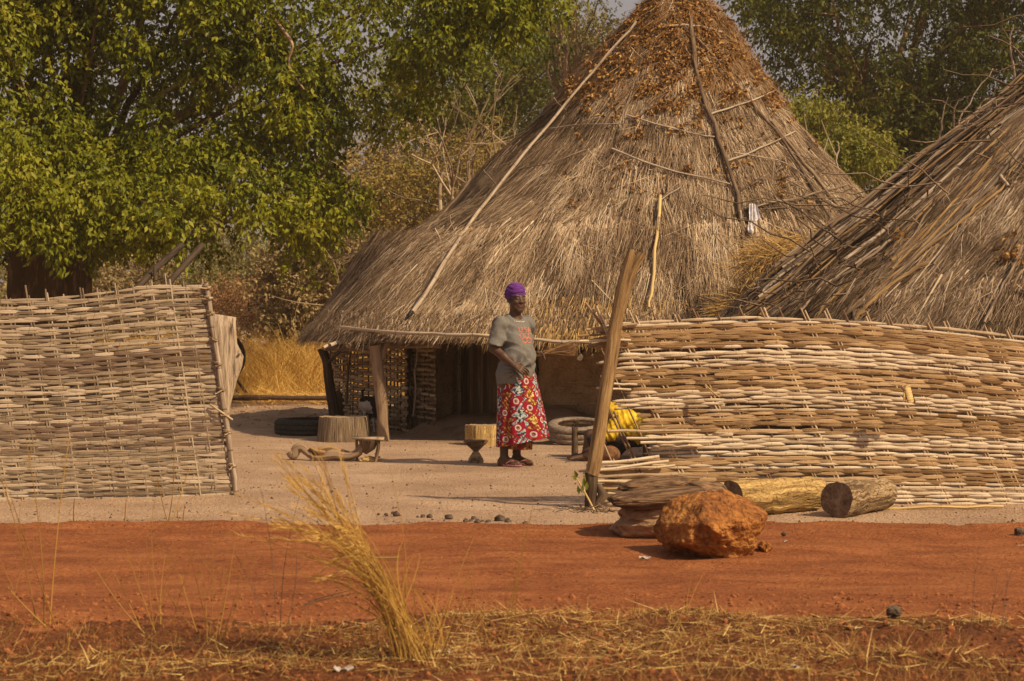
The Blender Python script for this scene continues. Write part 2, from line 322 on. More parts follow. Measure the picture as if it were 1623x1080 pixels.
M['rubber'] = mat_noise('old_rubber', [(.3, (.018, .015, .013)), (.7, (.05, .042, .036))], scale=30, bump=.4, rough=.75)
M['rubber_dusty'] = mat_noise('dusty_rubber', [(.3, (.15, .11, .085)), (.7, (.30, .235, .18))], scale=30, bump=.6)
M['rope'] = mat_wood('bark_rope', [(.3, (.22, .15, .09)), (.7, (.46, .35, .22))], bump=.6)
M['metal'] = mat_noise('rusty_pipe', [(.3, (.05, .028, .02)), (.7, (.13, .078, .052))], scale=40, rough=.6, metal=.3)
M['rag'] = mat_noise('grey_rag', [(.3, (.30, .28, .32)), (.5, (.55, .52, .56)), (.7, (.68, .66, .68))], scale=50, stretch=(1, 1, .15), bump=.5)
M['paper'] = mat_noise('litter_white', [(.3, (.30, .25, .23)), (.7, (.5, .45, .42))], scale=60)
M['skin'] = mat_col('skin', rough=.50, bump=.12, bscale=160, var=.12, spec=.3)
M['cloth_col'] = mat_col('printed_cloth', rough=.85, bump=.2, bscale=400, var=.12)
M['hide'] = mat_col('goat_hide', rough=.9, bump=.6, bscale=220, var=.25)
M['shirt'] = mat_noise('heather_jersey', [(.3, (.105, .098, .092)), (.5, (.155, .145, .135)), (.7, (.215, .20, .185))], scale=230, detail=3, bump=.25, dist=.002, scale2=12, amt2=.12)
M['print'] = mat_noise('orange_print', [(.3, (.46, .13, .08)), (.7, (.60, .20, .12))], scale=90)
M['print_olive'] = mat_noise('olive_print', [(.3, (.20, .18, .10)), (.7, (.30, .28, .17))], scale=90)
M['purple'] = mat_noise('purple_cloth', [(.3, (.065, .016, .125)), (.7, (.15, .04, .25))], scale=18, stretch=(1, 1, 5), bump=.5)
M['pink'] = mat_noise('pink_rubber', [(.3, (.26, .09, .105)), (.7, (.38, .15, .17))], scale=40, rough=.6)
M['bead'] = mat_noise('pale_bead', [(.3, (.5, .42, .3)), (.7, (.75, .68, .55))], scale=60, rough=.35)
M['eyewhite'] = mat_noise('eye_white', [(.3, (.20, .17, .15)), (.7, (.28, .24, .21))], scale=10, rough=.3)
M['iris'] = mat_noise('eye_iris', [(.3, (.01, .006, .004)), (.7, (.02, .012, .008))], scale=10, rough=.2)
M['yellow_cloth'] = mat_noise('yellow_cloth', [(.3, (.36, .20, .012)), (.5, (.56, .36, .02)), (.75, (.78, .60, .06))], scale=26, stretch=(1, .4, .5), bump=.4)
M['dark_cloth'] = mat_noise('dark_cloth', [(.3, (.02, .015, .02)), (.7, (.06, .045, .05))], scale=30, bump=.4)
M['yellow_tape'] = mat_noise('yellow_binding', [(.3, (.35, .24, .07)), (.7, (.62, .46, .16))], scale=60)
M['broom'] = mat_attr('broom_bristle', [(0, (.10, .05, .022)), (.5, (.24, .125, .055)), (1, (.40, .24, .12))], rough=.8)
M['pot'] = mat_noise('clay_pot', [(.3, (.11, .05, .025)), (.7, (.22, .11, .055))], scale=20)
# ---------------------------------------------------------------- ground, road, verge
def grid(xs, ys, zf, g=None, rnd=0.5):
    X, Y = np.meshgrid(xs, ys, indexing='ij'); Z = zf(X, Y); V = np.stack([X, Y, Z], -1).reshape(-1, 3)
    nx, ny = X.shape; i = np.arange(nx - 1)[:, None] * ny; j = np.arange(ny - 1)[None]
    Q = np.stack([i + j, i + ny + j, i + ny + j + 1, i + j + 1], -1).reshape(-1, 4)
    g = g or Geo(); g.add(V, Q, None, V, rnd); return g
def sstep(x, a, b): t = np.clip((x - a) / (b - a), 0, 1); return t * t * (3 - 2 * t)
HUT = A([2.1, 25.6])
def ground_z(X, Y):
    q = np.stack([X, Y, np.zeros_like(X)], -1)
    z = .010 * fbm(q * .9, 3, 3) + .006 * fbm(q * 3.1, 2, 8)
    rough = sstep(Y, 24.3, 25.5) * (1 - sstep(Y, 29, 31)) * (1 - sstep(X, -2.6, -1.9))
    z = z + rough * .035 * fbm(q * 2.3, 3, 11)
    return z * (1 - .7 * sstep(Y, 60, 90))
xs = np.concatenate([np.linspace(-160, -16, 20), np.arange(-15, 15.01, .14), np.linspace(16, 160, 20)])
ys = np.concatenate([np.linspace(-40, 4, 8), np.arange(5, 36, .14), np.linspace(37, 90, 24), np.linspace(100, 220, 10)])
grid(xs, ys, ground_z).build('ground', M['sand'], kind='structure')
def road_z(X, Y):
    q = np.stack([X, Y, np.zeros_like(X)], -1)
    far = 12.80 + .09 * fbm(np.stack([X * 1.1, X * 0, X * 0], -1), 3, 5) + .07 * fbm(np.stack([X * 9, X * 0, X * 0], -1), 3, 6); d = far - Y
    ruts = -.010 * np.exp(-((Y - 11.9) / .25) ** 2) - .008 * np.exp(-((Y - 10.3) / .3) ** 2)
    z = .030 - .04 * sstep(Y, 8.6, 7.9) + .013 * fbm(q * 1.3, 3, 21) + .010 * fbm(q * A([3, 7, 1]), 3, 25) + ruts + .014 * np.exp(-((d - .14) / .12) ** 2)
    return np.where(d < 0.02, -.05, z)
grid(np.arange(-18, 18.01, .07), np.concatenate([np.arange(7.7, 12.4, .07), np.arange(12.4, 12.95, .02)]), road_z).build('road', M['road'], kind='structure')
def verge_z(X, Y):
    q = np.stack([X, Y, np.zeros_like(X)], -1)
    e = sstep(Y + .45 * fbm(q * .8, 3, 47) + .12 * fbm(q * 4, 2, 48), 9.75, 8.45)
    return -.03 + .085 * e + e * (.022 * fbm(q * 2.1, 3, 31) + .014 * fbm(q * 9, 3, 35)) + e * .012 * fbm(q * 26, 2, 39) + .012 * fbm(q * 3, 3, 41)
grid(np.arange(-7, 7.01, .045), np.arange(3.5, 9.95, .045), lambda X, Y: verge_z(X, Y)).build('verge', M['verge'], kind='structure')
gz = lambda x, y: float(ground_z(A([x]), A([y]))[0])
vz = lambda x, y: float(verge_z(A([x]), A([y]))[0])

def pebbles(P0, size):
    n = len(P0); o = A([(1, 0, 0), (-1, 0, 0), (0, 1, 0), (0, -1, 0), (0, 0, 1), (0, 0, -1)], float)
    V = o[None] * size[:, None, None] * rng.uniform(.55, 1.2, (n, 6, 1)) + rng.normal(0, .15, (n, 6, 3)) * size[:, None, None]
    V = V + P0[:, None]; F = A([(0, 2, 4), (2, 1, 4), (1, 3, 4), (3, 0, 4), (2, 0, 5), (1, 2, 5), (3, 1, 5), (0, 3, 5)])
    T = (F[None] + np.arange(n)[:, None, None] * 6).reshape(-1, 3)
    return V.reshape(-1, 3), T
n = 14000; y = np.where(rng.random(n) < .45, 12.80 - np.abs(rng.normal(0, .32, n)), rng.uniform(9.3, 12.7, n)); x = rng.uniform(-.28, .28, n) * y * 1.05
z = np.maximum(road_z(x, y), .015); s = .0022 + .0045 * rng.random(n) ** 4 + .004 * (rng.random(n) < .03)
V, T = pebbles(np.stack([x, y, z], -1), s); Geo().add(V, None, T).build('road_gravel', M['clod'], kind='stuff', smooth=False, label='loose red grit scattered over the dirt road', cat='gravel')
n = 5000; y = rng.uniform(6.8, 9.5, n); x = rng.uniform(-.29, .29, n) * y
z = np.maximum(verge_z(x, y), road_z(x, y)); s = .004 + .014 * rng.random(n) ** 3
Vi_, Fi_ = (A([(0, 0, 1.), (.894, 0, .447), (.276, .851, .447), (-.724, .526, .447), (-.724, -.526, .447), (.276, -.851, .447), (.724, .526, -.447), (-.276, .851, -.447), (-.894, 0, -.447), (-.276, -.851, -.447), (.724, -.526, -.447), (0, 0, -1.)]),
    A([(0, 1, 2), (0, 2, 3), (0, 3, 4), (0, 4, 5), (0, 5, 1), (1, 6, 2), (2, 7, 3), (3, 8, 4), (4, 9, 5), (5, 10, 1), (6, 7, 2), (7, 8, 3), (8, 9, 4), (9, 10, 5), (10, 6, 1), (11, 7, 6), (11, 8, 7), (11, 9, 8), (11, 10, 9), (11, 6, 10)]))
V = (Vi_[None] * rng.uniform(.7, 1.25, (n, 12, 1)) * rng.uniform(.6, 1.2, (n, 1, 3)) * s[:, None, None] + np.stack([x, y, z], -1)[:, None]).reshape(-1, 3); T = (Fi_[None] + np.arange(n)[:, None, None] * 12).reshape(-1, 3)
Geo().add(V, None, T).build('soil_clods', M['clod'], kind='stuff', smooth=False, label='crumbly red-brown soil clods along the near verge', cat='soil')
n = 4600; y = 1 / rng.uniform(1 / 32., 1 / 13., n); x = rng.uniform(-.27, .27, n) * y
V, T = pebbles(np.stack([x, y, ground_z(x, y)], -1), .003 + .012 * rng.random(n) ** 4)
Geo().add(V, None, T).build('yard_grit', M['stone'], kind='stuff', smooth=False, label='small dark bits lying about the sandy yard', cat='gravel')
# clods in the rough patch behind the tyre
n = 500; x = rng.uniform(-5.6, -2.3, n); y = rng.uniform(24.6, 29.5, n)
V, T = pebbles(np.stack([x, y, ground_z(x, y) + .004], -1), .008 + .03 * rng.random(n) ** 3)
Geo().add(V, None, T).build('dirt_clods', M['mound'], kind='stuff', smooth=False, label='lumpy dirt clods behind the black tyre', cat='soil')

# straw litter on verge
g = Geo(); n = 20000
y = 6.9 + 2.5 * rng.random(n) ** .8; x = rng.uniform(-.29, .29, n) * y
dens = 1.2 * fbm(np.stack([x * 1.1, y * 2.0, y * 0], -1), 3, 51) + .75 * sstep(y, 8.9, 7.1) - .22 - .5 * sstep(y, 8.7, 9.3)
k = dens > .26 + .4 * rng.random(n); x = x[k]; y = y[k]; n = len(x)
p = np.stack([x, y, np.maximum(verge_z(x, y), .01) + .004 + .010 * rng.random(n)], -1); d = rvec(n) * A([1, .8, .16])
strands(g, p, d, .03 + .13 * rng.random(n) ** 2.5, .0026 + .0035 * rng.random(n), A([[0, 0, 1.]]) + .5 * rvec(n), bend=rvec(n) * .01, rnd=rng.random(n))
g.build('straw_litter', M['straw'], kind='stuff', label='broken dry straw strewn over the near verge', cat='straw')
# short dead stubble on the verge
g = Geo(); n = 5000
y = 6.9 + 2.3 * rng.random(n); x = rng.uniform(-.29, .29, n) * y
k = fbm(np.stack([x * .9, y * 1.3, y * 0 + 4], -1), 3, 53) + .7 * sstep(y, 8.9, 7.1) > .32; x = x[k]; y = y[k]; n = len(x)
p = np.stack([x, y, verge_z(x, y) - .005], -1); d = rvec(n) * A([.8, .8, .3]) + A([0, 0, .8])
strands(g, p, d, .03 + .07 * rng.random(n) ** 1.5, .0028, A([[0, -1., 0]]) + .6 * rvec(n), bend=rvec(n) * .02, rnd=rng.random(n) * .7)
g.build('dead_stubble', M['straw'], kind='stuff', label='short brown dead stubble at the bottom edge', cat='grass')
# sparse chaff on sand near the left fence
g = Geo(); n = 700; x = rng.uniform(-3.9, -1.6, n); y = rng.uniform(12.95, 14.6, n)
p = np.stack([x, y, ground_z(x, y) + .003], -1)
strands(g, p, rvec(n) * A([1, 1, .08]), .02 + .05 * rng.random(n), .0035, A([[0, 0, 1.]]) + .3 * rvec(n), K=1)
n = 900; x = rng.uniform(-.27, .27, n); y = 1 / rng.uniform(1 / 26., 1 / 13.2, n); x = x * y; p = np.stack([x, y, ground_z(x, y) + .003], -1)
strands(g, p, rvec(n) * A([1, 1, .1]), .02 + .07 * rng.random(n) ** 2, .005, A([[0, 0, 1.]]) + .4 * rvec(n), K=1)
g.build('yard_chaff', M['straw'], kind='stuff', label='thin straw chaff scattered over the yard sand', cat='straw')

# ---------------------------------------------------------------- trees
def inpoly(x, y, poly):
    ins = np.zeros(len(x), bool); m = len(poly)
    for i in range(m):
        x1, y1 = poly[i]; x2, y2 = poly[(i + 1) % m]
        c = ((y1 > y) != (y2 > y)) & (x < (x2 - x1) * (y - y1) / ((y2 - y1) + 1e-9) + x1); ins ^= c
    return ins
def clusters(poly, depth, thick, n, r, shape=None, seed=1):
    """lumps of foliage that fill a crown of real depth"""
    R = np.random.default_rng(seed); pl = A(poly, float); lo = pl.min(0); hi = pl.max(0); out = []
    while len(out) < n:
        x = R.uniform(lo[0], hi[0]); y = R.uniform(lo[1], hi[1]); k = R.uniform(-1, 1)
        d = depth + thick * k; rr = r * R.uniform(.6, 1.25); rp = rr * FPX / d * .55
        if not inpoly(A([x, x - rp, x + rp, x, x]), A([y, y, y, y - rp, y + rp]), pl).all(): continue
        out.append((*P(x, y, d), rr))
    return A(out)
LF = unit(A([.55, -.45, .62]))      # leaves turn towards the open, sunny side
def foliage(g, C, per, L, W, droop=.35, seg=9, twig=.45, rcol=None, up=.3, flat=.8):
    for c in C:
        nt_ = max(3, int(per / seg)); r = c[3]
        o = rvec(nt_); o[:, 2] *= flat; rad = r * rng.uniform(.35, 1.0, nt_) ** .6
        b = c[:3] + o * rad[:, None]; td = unit(o + A([0, 0, -droop]) + .5 * rvec(nt_)); tl = twig * rng.uniform(.5, 1.2, nt_) * min(1, r * 1.8)
        s = rng.random((nt_, seg)); p = b[:, None] + td[:, None] * (tl[:, None] * s)[..., None] + A([0, 0, -1]) * (s ** 2 * tl[:, None] * droop * .5)[..., None] + rng.normal(0, .02, (nt_, seg, 3)) * L / .08
        p = p.reshape(-1, 3); n = len(p); ld = np.repeat(td, seg, 0) * .5 + .8 * rvec(n) + A([0, 0, -droop])
        N = unit(LF * up * 1.6 + rvec(n))
        rr = np.clip(rng.normal(.5 if rcol is None else rcol(c), .2) + rng.normal(0, .16, n), 0, 1)
        leaves(g, p, ld, N, L * rng.uniform(.6, 1.25, n), W * rng.uniform(.7, 1.2, n), rnd=rr)
def limbs(g, base, C, n, r0, fork=None, sag=.2, twigs=True, seed=3, rmin=.008):
    R = np.random.default_rng(seed); base = A(base, float); fork = base if fork is None else A(fork, float)
    idx = R.permutation(len(C))[:n]
    for i in idx:
        c = C[i][:3]; mid = (fork + c) / 2 + R.normal(0, .12, 3) * np.linalg.norm(c - fork) + A([0, 0, sag * .6])
        pts = bez(fork, mid, c, 9) + np.vstack([[0, 0, 0], R.normal(0, .03, (7, 3)), [0, 0, 0]])
        g.tube(pts, np.linspace(r0 * R.uniform(.25, .5), rmin, 9), 5)
        if twigs:
            for k in range(4):
                a = pts[R.integers(4, 8)]; g.tube(wob(a, a + (R.normal(0, .5, 3) + unit(c - fork) * .4) * C[i][3], 4, .02), np.linspace(rmin * 1.1, rmin * .3, 4), 4)
def tree(name, label, cat, poly, depth, thick, n, r, per, L, W, leafm, barkm, base, r0, fork, nl=20, group=None, seed=1, droop=.35, trunk=True, lean=0, rcol=None, up=.3, rmin=.008, twig=.45):
    t = thing(name, label, cat, base, group); C = clusters(poly, depth, thick, n, r, seed=seed)
    g = Geo(); foliage(g, C, per, L, W, droop, rcol=rcol, up=up, twig=twig); g.build('crown', leafm, t)
    g = Geo(); mid = (A(base) + A(fork)) / 2 + A([lean, 0, 0])
    tp = bez(A(base) - A([0, 0, .1]), mid, fork, 10); g.tube(tp, np.linspace(r0 * 1.3, r0 * .7, 10), 12, rough=.14)
    limbs(g, base, C, nl, r0, fork=fork, seed=seed + 7, rmin=rmin); g.build('trunk', barkm, t)
    return t, C

# big leafy tree on the left
poly = [(-620, -300), (200, -360), (560, -260), (800, -120), (905, -10), (868, 55), (850, 92), (790, 70), (725, 100), (705, 175), (650, 205), (600, 245), (572, 262), (596, 330), (590, 362), (535, 360), (520, 405), (480, 415), (452, 395), (440, 360), (360, 372), (322, 405), (240, 412), (150, 402), (60, 412), (-40, 402), (-300, 395), (-560, 330)]
base = P(70, 500, 30); base[2] = 0
t = thing('leafy_tree', 'huge leafy green tree with thick fluted trunk behind the left fence', 'tree', base)
C = clusters(poly, 30, 2.5, 700, .42, seed=4)
Cf = clusters(poly, 27.6, .5, 840, .34, seed=5)          # the outer skin of the crown, bulging in heavy hanging lobes
lob = fbm(np.stack([Cf[:, 0] * .55, Cf[:, 2] * .75, Cf[:, 0] * 0], -1), 2, 44); Cf = Cf[lob > -.5]; lob = lob[lob > -.5]; Cf[:, 1] -= 1.3 * lob
C = np.vstack([C, Cf])
# leave a few gaps where sky and far trees show
def gap(C, x, y, rp):
    px = CX + C[:, 0] * FPX / C[:, 1]; py = HY - (C[:, 2] - EYE) * FPX / C[:, 1]
    return C[((px - x) ** 2 + (py - y) ** 2) > (rp + C[:, 3] * .35 * FPX / C[:, 1]) ** 2]
for a in ((505, 45, 18), (560, 105, 20), (640, 150, 8), (470, 215, 2)): C = gap(C, *a)
bandC = lambda c: .42 + .07 * (c[1] < 28) + .16 * (vn(A([c[0] * .7, c[1] * .7, c[2] * .9])) )
g = Geo(); foliage(g, C, 225, .104, .052, droop=.6, rcol=bandC, up=.6); g.build('crown', M['leaf_main'], t)
g = Geo(); ang = np.linspace(0, 2 * math.pi, 64, endpoint=False); hs = np.linspace(-.1, 3.0, 14)
fl = 1 + .30 * np.abs(np.sin(ang * 4.5 + .6)) - .14 * np.abs(np.cos(ang * 7)) ** 6 + .05 * np.cos(ang * 2 + 1)
V = []; UV = []
for h in hs:
    r = .47 * fl * (1 + .35 * math.exp(-max(h, 0) * 2.2)) * (1 - .05 * h); r = r * (1 + .05 * vn(np.stack([np.cos(ang) * 2, np.sin(ang) * 2, ang * 0 + h], -1)))
    V.append(np.stack([base[0] + np.cos(ang) * r * 1.12 + .04 * h, base[1] + np.sin(ang) * r, ang * 0 + h], -1)); UV.append(np.stack([ang * 0 + h, np.cos(ang) * .5, np.sin(ang) * .5], -1))
V = A(V); i = np.arange(13)[:, None] * 64; j = np.arange(64)[None]; k = (j + 1) % 64
g.add(V.reshape(-1, 3), np.stack([i + j, i + k, i + 64 + k, i + 64 + j], -1).reshape(-1, 4), None, A(UV).reshape(-1, 3))
limbs(g, base, C, 34, .22, fork=base + A([.1, 0, 2.7]), sag=.5, seed=2, rmin=.010)
g.build('trunk', M['bark'], t)
g = Geo()   # crooked grey limb that shows in the crown
g.tube(smoothpath([P(425, 20, 28.2), P(452, 52, 27.6), P(464, 74, 27.4), P(457, 96, 27.4), P(464, 116, 27.4), P(482, 142, 27.3)], 16), np.linspace(.026, .012, 16), 7, rough=.2)
g.build('branch', M['bark'], t)

# trees behind, right
gr = 'tall trees behind the huts'
poly = [(1128, -260), (1900, -260), (1900, 420), (1640, 420), (1460, 400), (1420, 430), (1360, 430), (1310, 380), (1290, 320), (1255, 250), (1222, 175), (1240, 120), (1180, 80), (1150, 40)]
tree('shade_tree', 'dark feathery shade tree filling the sky right of the main hut', 'tree', poly, 44, 4, 760, .60, 225, .125, .055, M['leaf_right'], M['bark'], P(1400, 618, 44) * A([1, 1, 0]), .26, P(1420, 210, 44), nl=34, group=gr, seed=21, droop=.5, rmin=.02,
     rcol=lambda c: .35 + .2 * vn(A([c[0] * .5, c[1] * .5, c[2] * .6])))
poly = [(1222, 190), (1245, 150), (1300, 135), (1330, 180), (1395, 195), (1425, 225), (1400, 250), (1370, 300), (1330, 300), (1300, 330), (1262, 270), (1235, 240)]
tree('young_tree', 'brighter yellow-green young tree rising beside the main roof', 'tree', poly, 38, .9, 60, .38, 260, .10, .045, M['leaf_far'], M['bark'], P(1330, 625, 38) * A([1, 1, 0]), .10, P(1320, 330, 38), nl=20, group=gr, seed=22, droop=.6, rcol=lambda c: .55 + .25 * (c[2] > 4.2))
# green trees behind, centre
poly = [(600, 60), (700, 70), (740, 40), (840, 60), (870, 10), (925, -15), (960, 40), (985, 70), (930, 110), (890, 160), (840, 215), (800, 250), (700, 260), (640, 220), (590, 150)]
tree('acacia_tree', 'hazy green tree standing far behind between leafy crown and roof', 'tree', poly, 52, 3.5, 210, .62, 170, .13, .055, M['leaf_far'], M['bark'], P(770, 583, 52) * A([1, 1, 0]), .18, P(765, 260, 52), nl=30, group=gr, seed=31, droop=.3, rmin=.02,
     rcol=lambda c: .45)
poly = [(850, 30), (880, -20), (935, -30), (985, 30), (1010, 70), (960, 110), (900, 120), (860, 100)]
tree('airy_tree', 'thin airy treetop against grey sky just left of the roof peak', 'tree', poly, 47, 1.5, 34, .5, 70, .11, .045, M['leaf_olive'], M['bark'], P(920, 592, 47) * A([1, 1, 0]), .14, P(915, 200, 47), nl=34, group=gr, seed=32, droop=.2, rmin=.014)
# dry growth behind, centre and left
gb = 'dry bushes beyond the grass'
def bush(name, label, poly, d, thick, n, r, per, L, W, lm, seed, nl=12, r0=.035, rmin=.006, bm='bark_pale', droop=.2, group=gb):
    xs_ = [p[0] for p in poly]; cx = sum(xs_) / len(xs_); b = P(cx, 500, d); b[2] = 0
    f = b + A([0, 0, .5])
    tree(name, label, 'bush', poly, d, thick, n, r, per, L, W, lm, M[bm], b, r0, f, nl=nl, group=group, seed=seed, droop=droop, rmin=rmin)
bush('bush', 'tall yellow-brown bush behind the left slope of the roof', [(560, 250), (640, 260), (720, 230), (800, 180), (830, 200), (760, 320), (700, 380), (640, 420), (560, 440), (540, 380), (545, 300)], 42, 2, 140, .5, 150, .10, .05, M['leaf_yellow'], 41)
bush('bush', 'brown bush with large dry leaves beside the thatched eave', [(410, 440), (440, 390), (490, 340), (560, 330), (600, 400), (580, 450), (540, 500), (500, 540), (440, 540), (412, 500)], 38.5, 1.3, 100, .34, 190, .10, .055, M['leaf_dry'], 42)
bush('bush', 'low rusty scrub just right of the left fence top', [(300, 470), (340, 440), (420, 440), (440, 480), (430, 530), (360, 540), (300, 530)], 41, 1, 46, .34, 230, .06, .022, M['leaf_red'], 43)
bush('bush', 'olive bush under the big tree left of the leaning poles', [(110, 400), (200, 380), (270, 400), (280, 450), (260, 520), (120, 520)], 44, 1.5, 60, .42, 190, .09, .045, M['leaf_dry'], 44)
bush('bush', 'pale olive bush right of the leaning poles', [(270, 420), (300, 370), (380, 360), (420, 400), (400, 460), (340, 520), (270, 520)], 47, 1.5, 70, .42, 190, .09, .04, M['leaf_olive'], 45)
bush('bush', 'brown bush at the far left edge beyond the trunk', [(-160, 380), (20, 370), (60, 420), (40, 520), (-160, 520)], 43, 1.5, 46, .45, 160, .09, .045, M['leaf_dry'], 46)
bush('bush', 'grey-brown thicket high behind the hanging leaves', [(440, 300), (520, 220), (640, 190), (700, 230), (620, 300), (560, 360), (440, 380)], 49, 2, 90, .5, 130, .10, .05, M['leaf_dry'], 47)
bush('bush', 'small fresh green shrub among the brown bushes', [(620, 300), (660, 250), (710, 270), (705, 320), (650, 340)], 45, .6, 20, .32, 140, .10, .05, M['leaf_far'], 48, nl=8)
# bare pale tree
b0 = P(765, 590, 37) * A([1, 1, 0]); t = thing('bare_tree', 'bare pale branching tree above the left roof slope', 'tree', b0)
g = Geo(); R = np.random.default_rng(8)
def branch(g, p, d, L, r, lev):
    n = 6; pts = [p]; dd = d
    for k in range(n - 1):
        dd = unit(dd + R.normal(0, .13, 3) * A([1, .7, 1]) + A([0, 0, .05])); pts.append(pts[-1] + dd * L / (n - 1))
    pts = A(pts); g.tube(pts, np.linspace(r, r * .5, n), 5 if lev else 8)
    if lev < 4:
        for k in range(3 if lev < 3 else 2):
            q = pts[R.integers(2, n)]; branch(g, q, unit(dd + R.normal(0, .55, 3)), L * R.uniform(.55, .8), r * .52, lev + 1)
branch(g, b0, A([0, 0, 1.]), 3.6, .075, 0)
for s_ in (-1, 1, -.4, .6): branch(g, b0 + A([0, 0, 2.5]), unit(A([s_ * .6, .1, 1.])), 1.9, .036, 1)
g.build('branches', M['bark_pale'], t)
# far tree belt on the horizon
g = Geo(); R = np.random.default_rng(9); C = []
for k in range(330):
    x = R.uniform(-34, 34); d = R.uniform(74, 96); C.append((x, d, R.uniform(.2, 4.4 + 1.6 * math.sin(x * .35) + 1.2 * math.sin(x * .9 + 1)), R.uniform(1.0, 1.8)))
foliage(g, A(C), 110, .42, .24, droop=.1, twig=.8)
g.build('far_woods', M['leaf_olive'], kind='stuff', label='hazy olive woods closing the view far behind the village', cat='woods')

# golden grass field
g = Geo(); n = 30000; d_ = 31.6 + 9 * rng.random(n) ** 1.3; px = rng.uniform(-60, 760, n); x = (px - CX) * d_ / FPX
lump = .5 + .5 * fbm(np.stack([x * .8, d_ * .8, x * 0], -1), 3, 61); hgt = (.35 + .95 * sstep(d_, 31.6, 34)) * (.7 + .5 * lump) * rng.uniform(.5, 1.15, n)
p = np.stack([x, d_, ground_z(x, d_)], -1); dd = A([[0, 0, 1.]]) + .45 * rvec(n)
strands(g, p, dd, hgt, .011, A([[0, -1., 0]]) + .5 * rvec(n), bend=rvec(n) * A([.6, .5, .1]) * hgt[:, None] - A([0, 0, .25]) * hgt[:, None], K=3, rnd=np.clip(rng.normal(.5 + .25 * (lump - .5), .22, n), 0, 1))
n = 9000; d_ = rng.uniform(30.6, 32.6, n); px = rng.uniform(130, 700, n); x = (px - CX) * d_ / FPX
strands(g, np.stack([x, d_, ground_z(x, d_) + .02 + .12 * rng.random(n)], -1), rvec(n) * A([1, 1, .25]), .12 + .3 * rng.random(n), .011, A([[0, -.6, 1.]]) + .5 * rvec(n), bend=rvec(n) * .08, rnd=rng.random(n))
g.build('golden_grass', M['grass_gold'], kind='stuff', label='field of tall golden dry grass behind the yard', cat='grass')

# thin harmattan dust in the air
hg = Geo(); hg.box([0, 90, 6.0], [340, 280, 14]); 
hm = bpy.data.materials.new('dusty_air'); hm.use_nodes = True; t_ = hm.node_tree; t_.nodes.remove(t_.nodes['Principled BSDF'])
pv = t_.nodes.new('ShaderNodeVolumePrincipled'); pv.inputs['Color'].default_value = (.88, .74, .58, 1); pv.inputs['Density'].default_value = .0010; pv.inputs['Anisotropy'].default_value = .3
t_.links.new(pv.outputs[0], t_.nodes['Material Output'].inputs['Volume'])
hg.build('haze', hm, loc=[0, 50, 0], smooth=False, kind='stuff', label='thin dusty harmattan haze filling the air of the whole place', cat='haze')
sc.cycles.volume_bounces = 0
# ---------------------------------------------------------------- thatched huts
def roof_surface(cx, cy, ys, Rl, Rr, zs, bulge=None, rough=.035, seed=0):
    ts = np.linspace(0, 1, len(ys))
    def S(th, t):
        a = (1 - np.cos(th)) / 2; rl = np.interp(t, ts, Rl); rr = np.interp(t, ts, Rr); r = rr + (rl - rr) * a; z = np.interp(t, ts, zs)
        if bulge: r = r * (1 + bulge(th, t))
        q = np.stack([np.cos(th) * r * 1.1, np.sin(th) * r * 1.1, z * 1.1], -1)
        n = rough * fbm(q, 3, seed) + rough * .35 * fbm(q * A([4.5, 4.5, 1.5]), 2, seed + 5)
        r = r + n * np.clip(t * 5, 0, 1)
        return np.stack([cx + np.cos(th) * r, cy + np.sin(th) * r, z + n * .3], -1)
    return S
def roof_mesh(S, nth=120, nt_=46, thick=.16):
    th = np.linspace(0, 2 * math.pi, nth, endpoint=False); t = np.linspace(0, 1, nt_)
    TH, T_ = np.meshgrid(th, t, indexing='ij'); V = S(TH, T_)
    c = V.mean(axis=0, keepdims=True); U = V + (c - V) * 0
    inn = V.copy(); ctr = V[:, -1].mean(0); inn[..., :2] = ctr[:2] + (V[..., :2] - ctr[:2]) * .985; inn[..., 2] -= thick * (1 - .75 * t[None] ** 4)
    i = np.arange(nth)[:, None] * nt_; i2 = ((np.arange(nth) + 1) % nth)[:, None] * nt_; j = np.arange(nt_ - 1)[None]
    Qo = np.stack([i + j, i + j + 1, i2 + j + 1, i2 + j], -1).reshape(-1, 4); N = nth * nt_
    Qi = Qo[:, ::-1] + N
    e = nt_ - 1; Qe = np.stack([i[:, 0] + e, i[:, 0] + e + N, i2[:, 0] + e + N, i2[:, 0] + e], -1)
    return np.vstack([V.reshape(-1, 3), inn.reshape(-1, 3)]), np.vstack([Qo, Qi, Qe])
